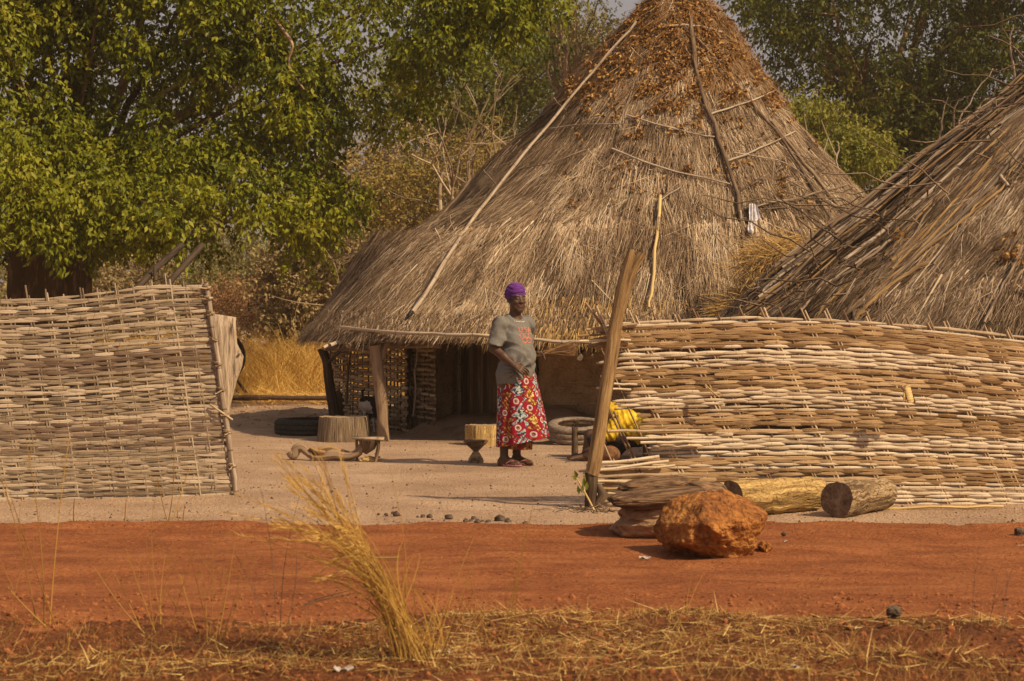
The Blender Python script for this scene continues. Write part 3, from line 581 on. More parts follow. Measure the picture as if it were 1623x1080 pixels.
def thatch(g, S, n, th0, th1, Lr, Wd, wild=.10, tmin=0, goldf=None, tone=None, lift=.02):
    th = rng.uniform(th0, th1, n * 2); t = np.sqrt(rng.random(n * 2)) * 1.0; t = t[:n] if False else t; k = np.arange(n)
    th = th[:n]; t = np.clip(t[:n], tmin, 1)
    p = S(th, t); dn = unit(S(th, np.minimum(t + .01, 1.0)) - S(th, np.minimum(t + .01, 1.0) - .02)); tn = unit(S(th + .01, t) - S(th - .01, t))
    N = unit(np.cross(tn, dn)); N = np.where((N[:, 2:] < 0), -N, N)
    L = rng.uniform(*Lr, n); p = p - dn * (L * .8)[:, None] + N * (rng.random(n) ** 1.5 * lift + .006)[:, None]
    sw = .16 * vn(np.stack([np.cos(th) * 9, np.sin(th) * 9, t * 7], -1), 3)
    d = dn + tn * (rng.normal(0, 1, n) * np.where(rng.random(n) < .3, wild * 2.6, wild) + sw)[:, None] + N * rng.normal(.03, .035, n)[:, None]
    q = np.stack([p[:, 0] * 1.3, p[:, 1] * 1.3, p[:, 2] * 1.3], -1)
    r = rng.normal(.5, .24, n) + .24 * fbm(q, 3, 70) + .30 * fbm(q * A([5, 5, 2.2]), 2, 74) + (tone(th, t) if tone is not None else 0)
    strands(g, p, d, L, rng.uniform(.5, 1.3, n) * Wd, N + .45 * rvec(n), bend=N * rng.normal(-.004, .015, n)[:, None] + tn * rng.normal(0, .02, n)[:, None], rnd=np.clip(r, 0, 1))
yy = A([-45, -12, 0, 45, 110, 165, 215, 270, 340, 385, 400, 450, 500, 548.])
rl = A([1, 30, 40, 85, 150, 195, 245, 305, 372, 437, 492, 524, 556, 590.]) / 125
rr = A([1, 26, 34, 79, 119, 156, 192, 243, 303, 336, 347, 385, 427, 475.]) / 125
def bul(th, t): return .19 * np.exp(-((np.mod(th, 2 * math.pi) - math.radians(229)) / math.radians(21)) ** 2) * sstep(t, .45, 1.0)
zz = EYE + (HY - yy) / 125; zz[-3] += .03; zz[-2] += .05; zz[-1] = 1.09
S1 = roof_surface(HUT[0], HUT[1], yy, rl, rr, zz, bul, seed=71)
hut = thing('thatched_hut', 'big round mud hut with a tall conical thatched roof behind the woman', 'hut', (HUT[0], HUT[1], 0), 'thatched huts of the compound')
g = Geo(); RV, RQ = roof_mesh(S1); g.add(RV, RQ, None, RV); roof = g.build('roof', M['thatch_base'], hut)
BV1 = BVHTree.FromPolygons([Vector(v) for v in RV], [tuple(map(int, q)) for q in RQ[:120 * 45]])
def onto(bv, px, py, off=.03):
    d = Vector(((px - CX) / FPX, 1, -(py - HY) / FPX)).normalized(); h = bv.ray_cast(Vector((0, 0, EYE)), d)
    if h[0] is None: return None
    n = h[1]; n = n if n.dot(d) < 0 else -n
    return A(h[0] + n * off)
def pathon(bv, pts, n, off):
    out = []
    for q in smoothpath([(x, y, 0) for x, y in pts], n):
        v = onto(bv, q[0], q[1], off)
        if v is not None: out.append(v)
    return A(out)
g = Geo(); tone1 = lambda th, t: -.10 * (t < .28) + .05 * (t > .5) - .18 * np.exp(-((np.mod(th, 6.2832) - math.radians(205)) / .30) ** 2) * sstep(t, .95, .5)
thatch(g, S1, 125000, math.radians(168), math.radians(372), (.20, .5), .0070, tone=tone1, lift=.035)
thatch(g, S1, 12000, 0, 2 * math.pi, (.35, .7), .014)
thatch(g, S1, 9000, math.radians(168), math.radians(372), (.15, .5), .008, wild=.9, lift=.05)      # loose stray straws
g.build('thatch', M['thatch'], roof, kind='stuff')
# ragged hem along the eave
g = Geo(); n = 12000; th = rng.uniform(math.radians(165), math.radians(375), n); t = 1 - .05 * rng.random(n)
p = S1(th, t); out = np.stack([np.cos(th), np.sin(th), th * 0], -1); clump = .5 + .5 * vn(np.stack([np.cos(th) * 14, np.sin(th) * 14, th * 0], -1), 9)
d = out * .42 + A([0, 0, -1.]) * (.55 + .3 * clump)[:, None] + .22 * rvec(n)
strands(g, p + A([0, 0, .03]) - d * .12, d, .12 + .12 * rng.random(n) + .10 * clump, .009, out + .5 * rvec(n), rnd=np.clip(rng.normal(.5, .25, n), 0, 1))
g.build('eave_fringe', M['thatch'], roof, kind='stuff')
g = Geo(); n = 1500; th = rng.choice([math.radians(v) for v in (246, 251, 256, 262, 291)], n) + rng.normal(0, .05, n); t = 1 - .10 * rng.random(n) ** 1.5
p = S1(th, t); out = np.stack([np.cos(th), np.sin(th), th * 0], -1)
strands(g, p + out * .03 + A([0, 0, .05]), out * .5 + A([0, 0, -.7]) + .22 * rvec(n), .10 + .14 * rng.random(n), .008, out + .5 * rvec(n))
g.build('fresh_straw', M['thatch_gold'], roof, kind='stuff')
# dead creeper leaves gathered near the peak
g = Geo(); n = 34000; pxs = rng.uniform(900, 1300, n); pys = -20 + 360 * rng.random(n) ** 1.6
P0 = []; 
pt = np.stack([pxs, pys], -1); w_ = 1.15 * fbm(np.stack([pxs / 13., pys / 13., pxs * 0], -1), 3, 77) + .25 * fbm(np.stack([pxs / 50., pys / 50., pxs * 0], -1), 2, 79) + .42 * sstep(pys, 190, 10) - .75 * sstep(pys, 110, 260) + .40 * np.exp(-((pxs - 1110) / 40) ** 2) * (pys < 230) - .16
for a_, b_ in pt[w_ > .0]:
    v = onto(BV1, a_, b_, .03 + .07 * random.random())
    if v is not None: P0.append(v)
P0 = A(P0); n = len(P0); leaves(g, P0, rvec(n) * A([1, 1, .8]) + A([0, 0, -.5]), rvec(n), rng.uniform(.04, .085, n), rng.uniform(.02, .04, n), fold=.7)
P1 = []
for c_ in ((738, 378), (745, 386), (1020, 215), (985, 270), (960, 190), (1000, 300)):
    for k in range(18):
        v = onto(BV1, c_[0] + random.gauss(0, 12), c_[1] + random.gauss(0, 7), .04)
        if v is not None: P1.append(v)
P1 = A(P1); leaves(g, P1, rvec(len(P1)), rvec(len(P1)), .07, .035, fold=.6)
k2 = 5000; th = rng.uniform(math.radians(175), math.radians(368), k2); t_ = .40 * rng.random(k2) ** .8; pp = S1(th, t_); on_ = np.stack([np.cos(th), np.sin(th), .8 + 0 * th], -1)
strands(g, pp + on_ * (.02 + .04 * rng.random(k2))[:, None], on_ * A([.6, .6, 0]) + A([0, 0, -.8]) + .5 * rvec(k2), .12 + .22 * rng.random(k2), .009, on_ + .4 * rvec(k2), rnd=.15 + .6 * rng.random(k2))
g.build('dead_leaves', M['deadleaf'], roof, kind='stuff')
# poles and sticks laid on the thatch
def lay(bv, parent, pts, r, n=10, off=None, m='stick', name='pole', r2=None, sides=7):
    pa = pathon(bv, pts, n, (r * 1.2 + .02) if off is None else off)
    if len(pa) < 3: return
    pa[1:-1] = pa[1:-1] * .6 + .2 * (pa[:-2] + pa[2:]); pa = pa + np.random.default_rng(int(pts[0][0])).normal(0, r * .35, pa.shape)
    gg = Geo(); gg.tube(pa, np.linspace(r, r * .7 if r2 is None else r2, len(pa)), sides, rough=.18); return gg.build(name, M[m], parent)
lay(BV1, roof, [(1016, 45), (960, 110), (880, 205), (795, 310), (725, 405), (660, 508)], .015, 20, .115, r2=.024)
lay(BV1, roof, [(1092, 35), (1100, 110), (1120, 190), (1150, 265), (1168, 330), (1178, 400), (1188, 438)], .029, 20, .08, m='stick_dark', r2=.022)
lay(BV1, roof, [(1070, 35), (1130, 100), (1180, 160), (1225, 215), (1262, 270), (1312, 360)], .021, 16, .07, m='stick_dark')
lay(BV1, roof, [(1218, 200), (1265, 260), (1320, 330), (1350, 372)], .021, 12, .07, m='stick_dark')
lay(BV1, roof, [(770, 262), (740, 305), (705, 345), (680, 372)], .022, 10, .05, m='stick_dark')
for pts, r in (([(1122, 190), (1160, 176), (1195, 162), (1222, 150)], .012), ([(1150, 263), (1185, 250), (1215, 235), (1255, 215)], .013), ([(1178, 340), (1215, 328), (1270, 320), (1335, 300)], .015),
               ([(1080, 170), (1050, 205), (1090, 218), (1130, 226)][1:], .010), ([(995, 190), (1035, 203), (1085, 217), (1130, 226)], .012), ([(972, 243), (1040, 272), (1100, 286), (1158, 300)], .013),
               ([(875, 212), (920, 205), (990, 204)], .008), ([(825, 276), (880, 265), (930, 245)], .008), ([(770, 215), (785, 235), (800, 253)], .009), ([(773, 277), (790, 298), (797, 312)], .009),
               ([(718, 350), (722, 375), (733, 394)], .010), ([(880, 155), (890, 170), (903, 182)], .008), ([(1160, 250), (1230, 262), (1275, 290)], .009), ([(1205, 340), (1260, 336), (1305, 350)], .009),
               ([(1050, 50), (1095, 47), (1140, 58)], .020), ([(1055, 38), (1080, 75), (1096, 100)], .012), ([(1240, 290), (1280, 312), (1340, 350)], .009), ([(1090, 46), (1120, 38), (1135, 30)], .006), ([(1040, 330), (1066, 312), (1078, 305)], .007)):
    lay(BV1, roof, pts, r * 1.0, 9, .075, name='twig')
lay(BV1, roof, [(1047, 322), (1040, 380), (1032, 450), (1027, 500)], .020, 12, .10, m='stick_yellow')
lay(BV1, roof, [(1046, 366), (1055, 374), (1064, 384)], .012, 5, .05, m='stick_yellow', name='twig')
# loose dead twigs over the right half
R = np.random.default_rng(12)
g = Geo()
for k in range(150):
    x = R.uniform(1150, 1340); y = R.uniform(270, 430) if k % 2 else R.uniform(120, 400); a = R.uniform(-.7, 1.1); l = R.uniform(12, 38)
    pa = pathon(BV1, [(x, y), (x + l * .5 * math.cos(a), y + l * .5 * math.sin(a) + R.uniform(-3, 3)), (x + l * math.cos(a), y + l * math.sin(a))], 4, .03 + .03 * R.random())
    if len(pa) == 4: g.tube(pa + A([0, -.03, .02]), .0045, 4)
for k in range(60):
    x = R.uniform(860, 1060); y = R.uniform(230, 470); a = R.uniform(-.5, .5); l = R.uniform(12, 40)
    pa = pathon(BV1, [(x, y), (x + l * .5 * math.cos(a), y + l * .5 * math.sin(a)), (x + l * math.cos(a), y + l * math.sin(a))], 4, .03)
    if len(pa) == 4: g.tube(pa, .004, 4)
g.build('loose_twigs', M['stick_dark'], roof, kind='stuff')
# bleached plank and torn bark on the left slope, beam end that pokes out
g = Geo(); g.tube([P(562, 402, 25.6), P(584, 404, 25.5), P(640, 408, 25.4)], .030, 8, rough=.1); g.build('beam', M['stick'], hut)
g = Geo(); n = 500; c = P(583, 408, 25.5); a = rng.random(n)
strands(g, c + rng.normal(0, .05, (n, 3)) * A([2.2, 1.5, .5]), A([-.5, -.2, -.6]) + .7 * rvec(n), .1 + .25 * rng.random(n), .009, A([[0, -1., 0]]) + .5 * rvec(n), rnd=rng.random(n) * .7)
g.build('loose_straw', M['thatch'], roof, kind='stuff')
# eave pole in front and its short rafters
g = Geo(); g.tube(smoothpath([P(540, 519, 21.9), P(640, 528, 21.25), P(760, 532, 20.85), P(880, 541, 20.8), P(945, 543, 20.9)], 24) + rng.normal(0, .004, (24, 3)), .019, 7, rough=.1); g.build('eave_pole', M['stick'], hut)
for i, (x0, y0, x1, y1, r) in enumerate([(512, 552, 545, 532, .02), (523, 548, 570, 528, .022), (552, 549, 580, 528, .028), (590, 538, 610, 522, .016)]):
    g = Geo(); g.tube([P(x0, y0, 21.9 - i * .1), P(x1, y1, 22.3)], r, 7, rough=.1); g.build('rafter', M['stick'], hut)
for (x0, y0, x1, y1, r) in [(919, 568, 924, 545, .028), (938, 566, 942, 545, .016)]:
    g = Geo(); g.tube([P(x0, y0, 21.2), P(x1, y1, 21.7)], r, 8); g.build('rafter', M['stick'], hut)
g = Geo(); g.tube(smoothpath([P(515, 552, 23.2), P(560, 552, 22.4), P(612, 548, 21.9), P(700, 548, 21.6)], 12), .035, 8, rough=.15); g.build('beam', M['stick_dark'], hut)
# support posts
def post(pts, rads, name='post', m='post', parent=hut, forks=(), rough=.16):
    g = Geo(); g.tube(smoothpath(pts, 16), np.interp(np.linspace(0, 1, 16), np.linspace(0, 1, len(rads)), rads), 12, rough=rough)
    for f, r in forks: g.tube(smoothpath(f, 6), np.linspace(r, r * .8, 6), 8, rough=rough)
    return g.build(name, M[m], parent)
b = G(609, 700); d = b[1]
post([b - A([0, 0, .1]), P(606, 660, d), P(602, 610, d), P(598, 575, d), P(594, 548, d)], [.066, .060, .066, .062, .075], forks=[([P(598, 575, d), P(590, 552, d), P(583, 531, d)], .045), ([P(598, 572, d), P(610, 550, d + .05), P(617, 527, d + .05)], .05)])
d = 24.3; post([P(536, 690, d), P(531, 655, d), P(522, 610, d), P(518, 575, d), P(510, 552, d)], [.085, .075, .058, .052, .06], m='stick_dark')
g = Geo(); g.tube(smoothpath([P(540, 690, 24.7), P(540, 660, 24.7), P(537, 635, 24.7), P(533, 620, 24.7)], 8), [.09, .12, .13, .12, .10, .08, .05, .03], 12, rough=.15); g.build('burl', M['stick_dark'], hut)
post([P(520, 575, 24), P(535, 560, 23.6), P(552, 545, 23)], [.022, .02, .018], name='brace', m='stick_dark')
post([P(549, 640, 24.2), P(552, 590, 24.1), P(556, 553, 24)], [.016, .014, .012], name='brace', m='stick_dark')
# mud wall: curved, with the doorway gap left open
def wall_arc(th0, th1, R_, z0, z1, thick=.16, n=40, nz=16, seed=0):
    th = np.linspace(th0, th1, n); z = np.linspace(z0, z1, nz); TH, Z = np.meshgrid(th, z, indexing='ij')
    q = np.stack([np.cos(TH) * R_ * 2, np.sin(TH) * R_ * 2, Z * 3], -1); r = R_ + .035 * fbm(q, 4, seed) + .05 * sstep(Z, .35, 0)
    def shell(r_): return np.stack([HUT[0] + np.cos(TH) * r_, HUT[1] + np.sin(TH) * r_, Z], -1).reshape(-1, 3)
    Vo = shell(r); Vi = shell(r - thick); i = np.arange(n - 1)[:, None] * nz; j = np.arange(nz - 1)[None]
    Q = np.stack([i + j, i + nz + j, i + nz + j + 1, i + j + 1], -1).reshape(-1, 4); N = n * nz
    ends = [[(e * nz + k, e * nz + k + 1, e * nz + k + 1 + N, e * nz + k + N) for k in range(nz - 1)] for e in (0, n - 1)]
    return np.vstack([Vo, Vi]), np.vstack([Q, Q[:, ::-1] + N, A(ends[0]), A(ends[1])])
def th_of(px, R_):   # angle at which the wall circle is seen in that column
    dx = (px - CX) / FPX
    a = 1 + dx * dx; b_ = -2 * (HUT[1] + dx * HUT[0]); c_ = HUT[0] ** 2 + HUT[1] ** 2 - R_ * R_; y = (-b_ - math.sqrt(b_ * b_ - 4 * a * c_)) / (2 * a)
    return math.atan2(y - HUT[1], dx * y - HUT[0]) % (2 * math.pi), y
RW = 3.45
t0, _ = th_of(668, RW); t1, _ = th_of(722, RW); t2, _ = th_of(846, RW)
g = Geo(); V, Q = wall_arc(t0 - .75, t1, RW, -.1, 1.9, seed=81); g.add(V, Q, None, V); g.build('wall', M['mud'], hut)
g = Geo(); V, Q = wall_arc(t2, t0 - .75 + 2 * math.pi, RW, -.1, 1.9, n=120, seed=82); g.add(V, Q, None, V); g.build('wall', M['mud'], hut)
# straw courses showing through the worn wall
g = Geo(); R = np.random.default_rng(14)
for (x0, x1, y) in [(872, 912, 643), (875, 905, 648), (872, 900, 655), (874, 910, 659), (880, 896, 615), (905, 922, 624), (903, 925, 630), (900, 940, 606), (930, 950, 640), (925, 948, 612)]:
    pts = []
    for x in np.linspace(x0, x1, 5):
        a_, yv = th_of(x, RW + .045); pts.append([HUT[0] + math.cos(a_) * (RW + .045), HUT[1] + math.sin(a_) * (RW + .045), EYE - (y + R.uniform(-1, 1) - HY) * yv / FPX])
    g.tube(pts, .009, 5, flat=.7)
g.build('straw_course', M['stick_yellow'], hut)
# door planks
door = None
xs_ = [738, 752, 767, 790, 806, 822]
for i in range(5):
    a_, y_ = th_of(xs_[i], RW - .12); b_, y2 = th_of(xs_[i + 1] - .8, RW - .12)
    pa = P(xs_[i], 600, y_); pb = P(xs_[i + 1] - .8, 600, y2); c = (pa + pb) / 2; ax = unit(pb - pa); up = A([0, 0, 1.]); nn = np.cross(ax, up)
    g = Geo(); g.box([c[0], c[1] + .006 * (i % 2), .58], [np.linalg.norm(pb - pa), .03, 1.2], [ax, nn, up], jit=.004)
    if door is None: door = g.build('door', M['plank'], hut)
    else: g.build('plank', M['plank'], door)
for x, r in ((727, .026), (733, .02), (845, .03)):
    a_, y_ = th_of(x, RW + .03); g = Geo(); g.tube(wob(P(x, 692, y_ - .02), P(x + 2, 545, y_), 8, .008), r, 8); g.build('door_post', M['stick_dark'] if x != 727 else M['stick'], hut)
# dark inside: floor and back wall are the far side of the round wall; ceiling is the underside of the roof

# low mud bank along the wall
th = np.linspace(math.radians(218), math.radians(330), 90); rr_ = np.linspace(3.3, 4.45, 16); TH, RR = np.meshgrid(th, rr_, indexing='ij')
q = np.stack([np.cos(TH) * RR * 1.5, np.sin(TH) * RR * 1.5, TH * 0], -1)
H = (.20 + .10 * np.exp(-((TH - math.radians(243)) / .10) ** 2)) * sstep(RR, 4.38 + 0 * RR, 3.6) * (1 + .25 * fbm(q, 3, 91)) + .012 * fbm(q * 5, 2, 93) - .012
H = H * (1 - .65 * np.exp(-((TH - math.radians(258)) / .06) ** 2)) - .05 * (RR > 4.43)
V = np.stack([HUT[0] + np.cos(TH) * RR, HUT[1] + np.sin(TH) * RR, H], -1).reshape(-1, 3); i = np.arange(89)[:, None] * 16; j = np.arange(15)[None]
g = Geo(); g.add(V, np.stack([i + j, i + j + 1, i + 16 + j + 1, i + 16 + j], -1).reshape(-1, 4)[:, ::-1], None, V)
g.build('mud_bank', M['mound'], kind='structure', label='low mud bank at the foot of the hut wall', loc=(HUT[0], HUT[1], 0))

# woven animal pen under the eave
pen = thing('woven_pen', 'rough woven lath pen wall under the left eave', 'pen', P(600, 680, 24.3) * A([1, 1, 0]))
cor = [(521, 25.3), (560, 24.3), (600, 23.9), (645, 23.2)]
pl_ = smoothpath([(*(P(x, 500, d)[:2]), 0) for x, d in cor], 60); seg = np.concatenate([[0], np.cumsum(np.linalg.norm(np.diff(pl_, axis=0), axis=1))]); PL = seg[-1]
at = lambda u: A([np.interp(u, seg, pl_[:, k]) for k in range(3)])
def weave_wall(parent, at, PL, z0, z1, pitch, sp, th, tw, m, name='lath', amp=.016, gap=lambda u, z: False, seed=1, Lr=(.5, .9)):
    R = np.random.default_rng(seed); nrow = int((z1 - z0) / pitch)
    for rr_ in range(nrow):
        z = z0 + pitch * rr_; u = -R.uniform(0, .3)
        while u < PL:
            L = R.uniform(*Lr); a = max(u, 0); b_ = min(u + L, PL)
            if b_ - a > .12 and not gap((a + b_) / 2, z):
                us = np.linspace(a, b_, max(6, int((b_ - a) / sp * 4))); P_ = A([at(v) for v in us]); tn = unit(np.gradient(P_, axis=0)); nn = np.stack([tn[:, 1], -tn[:, 0], tn[:, 2] * 0], -1)
                P_ = P_ + nn * (amp * np.cos(math.pi * us / sp + math.pi * (rr_ % 2)))[:, None]; P_[:, 2] = z + R.normal(0, .004) + R.normal(0, .012) * np.linspace(-1, 1, len(us))
                g = Geo(); g.tube(P_, th * R.uniform(.8, 1.15), 5, flat=tw, up=(0, 0, 1)); g.build(name, M[m], parent)
            u += L * R.uniform(.85, 1.02)
    for u in np.arange(.03, PL, sp):
        p_ = at(u); g = Geo(); g.tube(wob([p_[0], p_[1], -.05], [p_[0], p_[1], z1 + R.uniform(.02, .1)], 5, .006), .011, 5); g.build('stake', M['stick_dark'], parent)
weave_wall(pen, at, PL, .05, 1.12, .046, .105, .0115, 1.9, 'lattice', gap=lambda u, z: (u < .35 and z < .42) or random.random() < .06, Lr=(.35, .6))
# second woven screen, right part, beyond a dark gap
scr = thing('woven_screen', 'torn woven screen of laths between the pen and the mud wall', 'screen', P(650, 680, 23.3) * A([1, 1, 0]))
pl2 = smoothpath([(*(P(x, 500, d)[:2]), 0) for x, d in [(652, 23.5), (670, 23.2), (690, 22.9)]], 30); seg2 = np.concatenate([[0], np.cumsum(np.linalg.norm(np.diff(pl2, axis=0), axis=1))])
at2 = lambda u: A([np.interp(u, seg2, pl2[:, k]) for k in range(3)])
weave_wall(scr, at2, seg2[-1], .18, 1.12, .055, .12, .013, 1.7, 'lattice', seed=3, Lr=(.35, .6), amp=.012)
g = Geo(); g.tube(wob(P(645, 672, 23.4), P(650, 548, 23.4), 6, .02), .03, 8, rough=.2); g.build('stake', M['stick_dark'], scr)
g = Geo(); g.tube(wob(P(655, 660, 23.2), P(662, 552, 23.2), 6, .02), .012, 6); g.build('stake', M['stick'], scr)

# second hut, right, nearer
ax_, ay_ = 6.15, 19.0
y2 = A([-75, -60, -20, 145, 250, 350, 430, 500, 530.]); zz2 = EYE + (HY - y2) / 168; r2_ = A([2, 30, 70, 217, 357, 492, 597, 690, 722.]) / 168
S2 = roof_surface(ax_, ay_, y2, r2_, r2_, zz2, seed=171, rough=.04)
hut2 = thing('thatched_hut', 'nearer thatched hut at the right edge with bundled poles along its slope', 'hut', (ax_, ay_, 0), 'thatched huts of the compound')
g = Geo(); RV2, RQ2 = roof_mesh(S2); g.add(RV2, RQ2, None, RV2); roof2 = g.build('roof', M['thatch_base'], hut2)
BV2 = BVHTree.FromPolygons([Vector(v) for v in RV2], [tuple(map(int, q)) for q in RQ2[:120 * 45]])
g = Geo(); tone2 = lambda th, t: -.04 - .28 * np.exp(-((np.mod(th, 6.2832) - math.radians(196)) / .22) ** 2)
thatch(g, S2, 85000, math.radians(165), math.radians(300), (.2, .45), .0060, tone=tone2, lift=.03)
thatch(g, S2, 14000, 0, 2 * math.pi, (.35, .7), .013)
thatch(g, S2, 5000, math.radians(165), math.radians(290), (.15, .4), .007, wild=.9, lift=.05)
g.build('thatch', M['thatch'], roof2, kind='stuff')
g = Geo(); V, Q = roof_mesh(roof_surface(ax_, ay_, A([0, 1.]), A([3.2, 3.25]), A([3.2, 3.25]), A([1.75, -.1]), rough=.02), 80, 12, .0); g.add(V[:len(V) // 2], Q[:80 * 11], None, V[:len(V) // 2]); g.build('wall', M['mud'], hut2)
def slope(th0, t0, th1, t1, off, n=12):
    t = np.linspace(0, 1, n); th = math.radians(th0) + (math.radians(th1) - math.radians(th0)) * t; tt = t0 + (t1 - t0) * t
    p = S2(th, tt); k = unit(np.stack([np.cos(th), np.sin(th), 0 * th + .9], -1)); return p + k * off
R = np.random.default_rng(33)
for i in range(40):     # long poles lying down the left edge
    th = 188 + 16 * R.random() ** 1.2 if i < 26 else R.uniform(200, 226); t1 = R.uniform(.72, 1.0); t0 = max(.12, t1 - R.uniform(.35, .75)); off = R.uniform(.03, .16) if i < 26 else .04
    pa = slope(th + R.uniform(-4, 4), t0, th + R.uniform(-5, 5), t1, off); pa += R.normal(0, .011, pa.shape)
    g = Geo(); r = R.uniform(.007, .019); g.tube(pa, np.linspace(r * .6, r, len(pa)), 7, rough=.2); g.build('pole', M['stick' if R.random() < .3 else 'pole' if R.random() < .4 else 'stick_dark'], roof2)
for pts, r, mm in (([(1623, 245), (1560, 320), (1480, 395), (1400, 470), (1345, 508)], .026, 'stick'), ([(1600, 300), (1540, 350), (1440, 430), (1350, 500)], .022, 'pole'), ([(1475, 425), (1420, 455), (1385, 490), (1362, 512)], .03, 'pole'),
                   ([(1623, 400), (1610, 430), (1585, 480), (1562, 520)], .024, 'stick'), ([(1420, 388), (1350, 440), (1240, 505)], .022, 'stick'), ([(1400, 400), (1320, 455), (1275, 500)], .018, 'stick')):
    lay(BV2, roof2, pts, r * .62, 12, .06, m=mm, r2=r * .5)
g = Geo()
for k in range(150):    # tangled dead branches through the poles
    th = math.radians(R.uniform(186, 214)); t = R.uniform(.15, .9); p = S2(A([th]), A([t]))[0] + A([-.03, -.03, .08 + .05 * R.random()])
    d = A([R.normal(-.5, .7), R.normal(-.2, .5), R.normal(-.1, .5)]); g.tube(wob(p, p + d * R.uniform(.3, .8), 6, .025), np.linspace(.008, .004, 6) * R.uniform(.6, 1.3), 4)
g.build('brushwood', M['stick_dark'], roof2, kind='stuff')
g = Geo()
for pts in ([(1525, 225), (1520, 190), (1545, 150), (1575, 110)], [(1548, 175), (1560, 160), (1590, 150)], [(1515, 210), (1512, 180), (1520, 160), (1535, 155)], [(1610, 135), (1605, 100), (1602, 60), (1606, 40)],
            [(1428, 290), (1422, 270), (1440, 250), (1500, 228)], [(1488, 228), (1494, 190), (1500, 155)], [(1375, 330), (1378, 310), (1374, 285)], [(1325, 300), (1328, 265), (1322, 240), (1300, 190)], [(1300, 270), (1305, 245), (1312, 220)], [(1277, 250), (1278, 210), (1275, 175)],
            [(1550, 200), (1575, 195), (1600, 190)], [(1558, 195), (1572, 170), (1580, 130)]):
    d = 19.0 if pts[0][0] > 1350 else 24.2
    if d < 20: g = Geo(); g.tube(smoothpath([P(x, y, d) for x, y in pts], 10) + rng.normal(0, .006, (10, 3)), np.linspace(.014, .004, 10), 5); g.build('dead_branch', M['stick'], roof2)
for pts in ([(1325, 300), (1328, 265), (1322, 240), (1300, 190)], [(1300, 270), (1305, 245), (1312, 220)], [(1277, 250), (1278, 210), (1275, 175)], [(1318, 285), (1312, 255), (1308, 240)], [(1322, 262), (1330, 235), (1326, 225)]):
    g = Geo(); g.tube(smoothpath([P(x, y, 25.0) for x, y in pts], 10) + rng.normal(0, .006, (10, 3)), np.linspace(.016, .005, 10), 5); g.build('dead_branch', M['stick'], roof)
for k in range(9):      # short offcuts stuck across the poles
    pa = pathon(BV2, [(R.uniform(1200, 1500), R.uniform(330, 480)), ], 1, .1) if False else None
lay(BV2, roof2, [(1590, 288), (1596, 296), (1603, 306)], .018, 4, .06, m='stick', name='offcut')
g = Geo(); P0 = [onto(BV2, 1605 + random.gauss(0, 9), 412 + random.gauss(0, 12), .05 + .04 * random.random()) for k in range(26)]; P0 = A([p for p in P0 if p is not None])
leaves(g, P0, rvec(len(P0)), rvec(len(P0)), .065, .045, fold=.4); P0 = A([p for p in [onto(BV2, 1430 + random.gauss(0, 7), 385 + random.gauss(0, 5), .05) for k in range(14)] if p is not None]); leaves(g, P0, rvec(len(P0)), rvec(len(P0)), .07, .05, fold=.5)
g.build('dead_leaves', M['deadleaf'], roof2, kind='stuff')
# golden straw stuffed between the two roofs
g = Geo(); n = 4200; k = rng.random(n); px = 1150 + 200 * k + rng.normal(0, 10, n); py = 502 - 118 * k + rng.normal(0, 9, n) - 4
px[:1500] = 1235 + rng.normal(0, 26, 1500) ; py[:1500] = 402 + rng.normal(0, 9, 1500) - (px[:1500] - 1235) * .25
p = A([P(a, b, 21.2 + rng.normal(0, .12)) for a, b in zip(px, py)]); 
strands(g, p, A([[-.8, -.2, -.1]]) + .75 * rvec(n), .1 + .3 * rng.random(n), .008, A([[0, -1., .4]]) + .5 * rvec(n), bend=rvec(n) * .05 + A([0, 0, -.05]))
g.build('straw_bundle', M['thatch_gold'], hut2, kind='stuff')
g = Geo(); g.tube(smoothpath([P(1140, 506, 21.35), P(1200, 465, 21.35), P(1270, 420, 21.35), P(1350, 376, 21.35)], 14), .14, 9, rough=.3); g.build('straw_roll', M['thatch_base'], hut2)

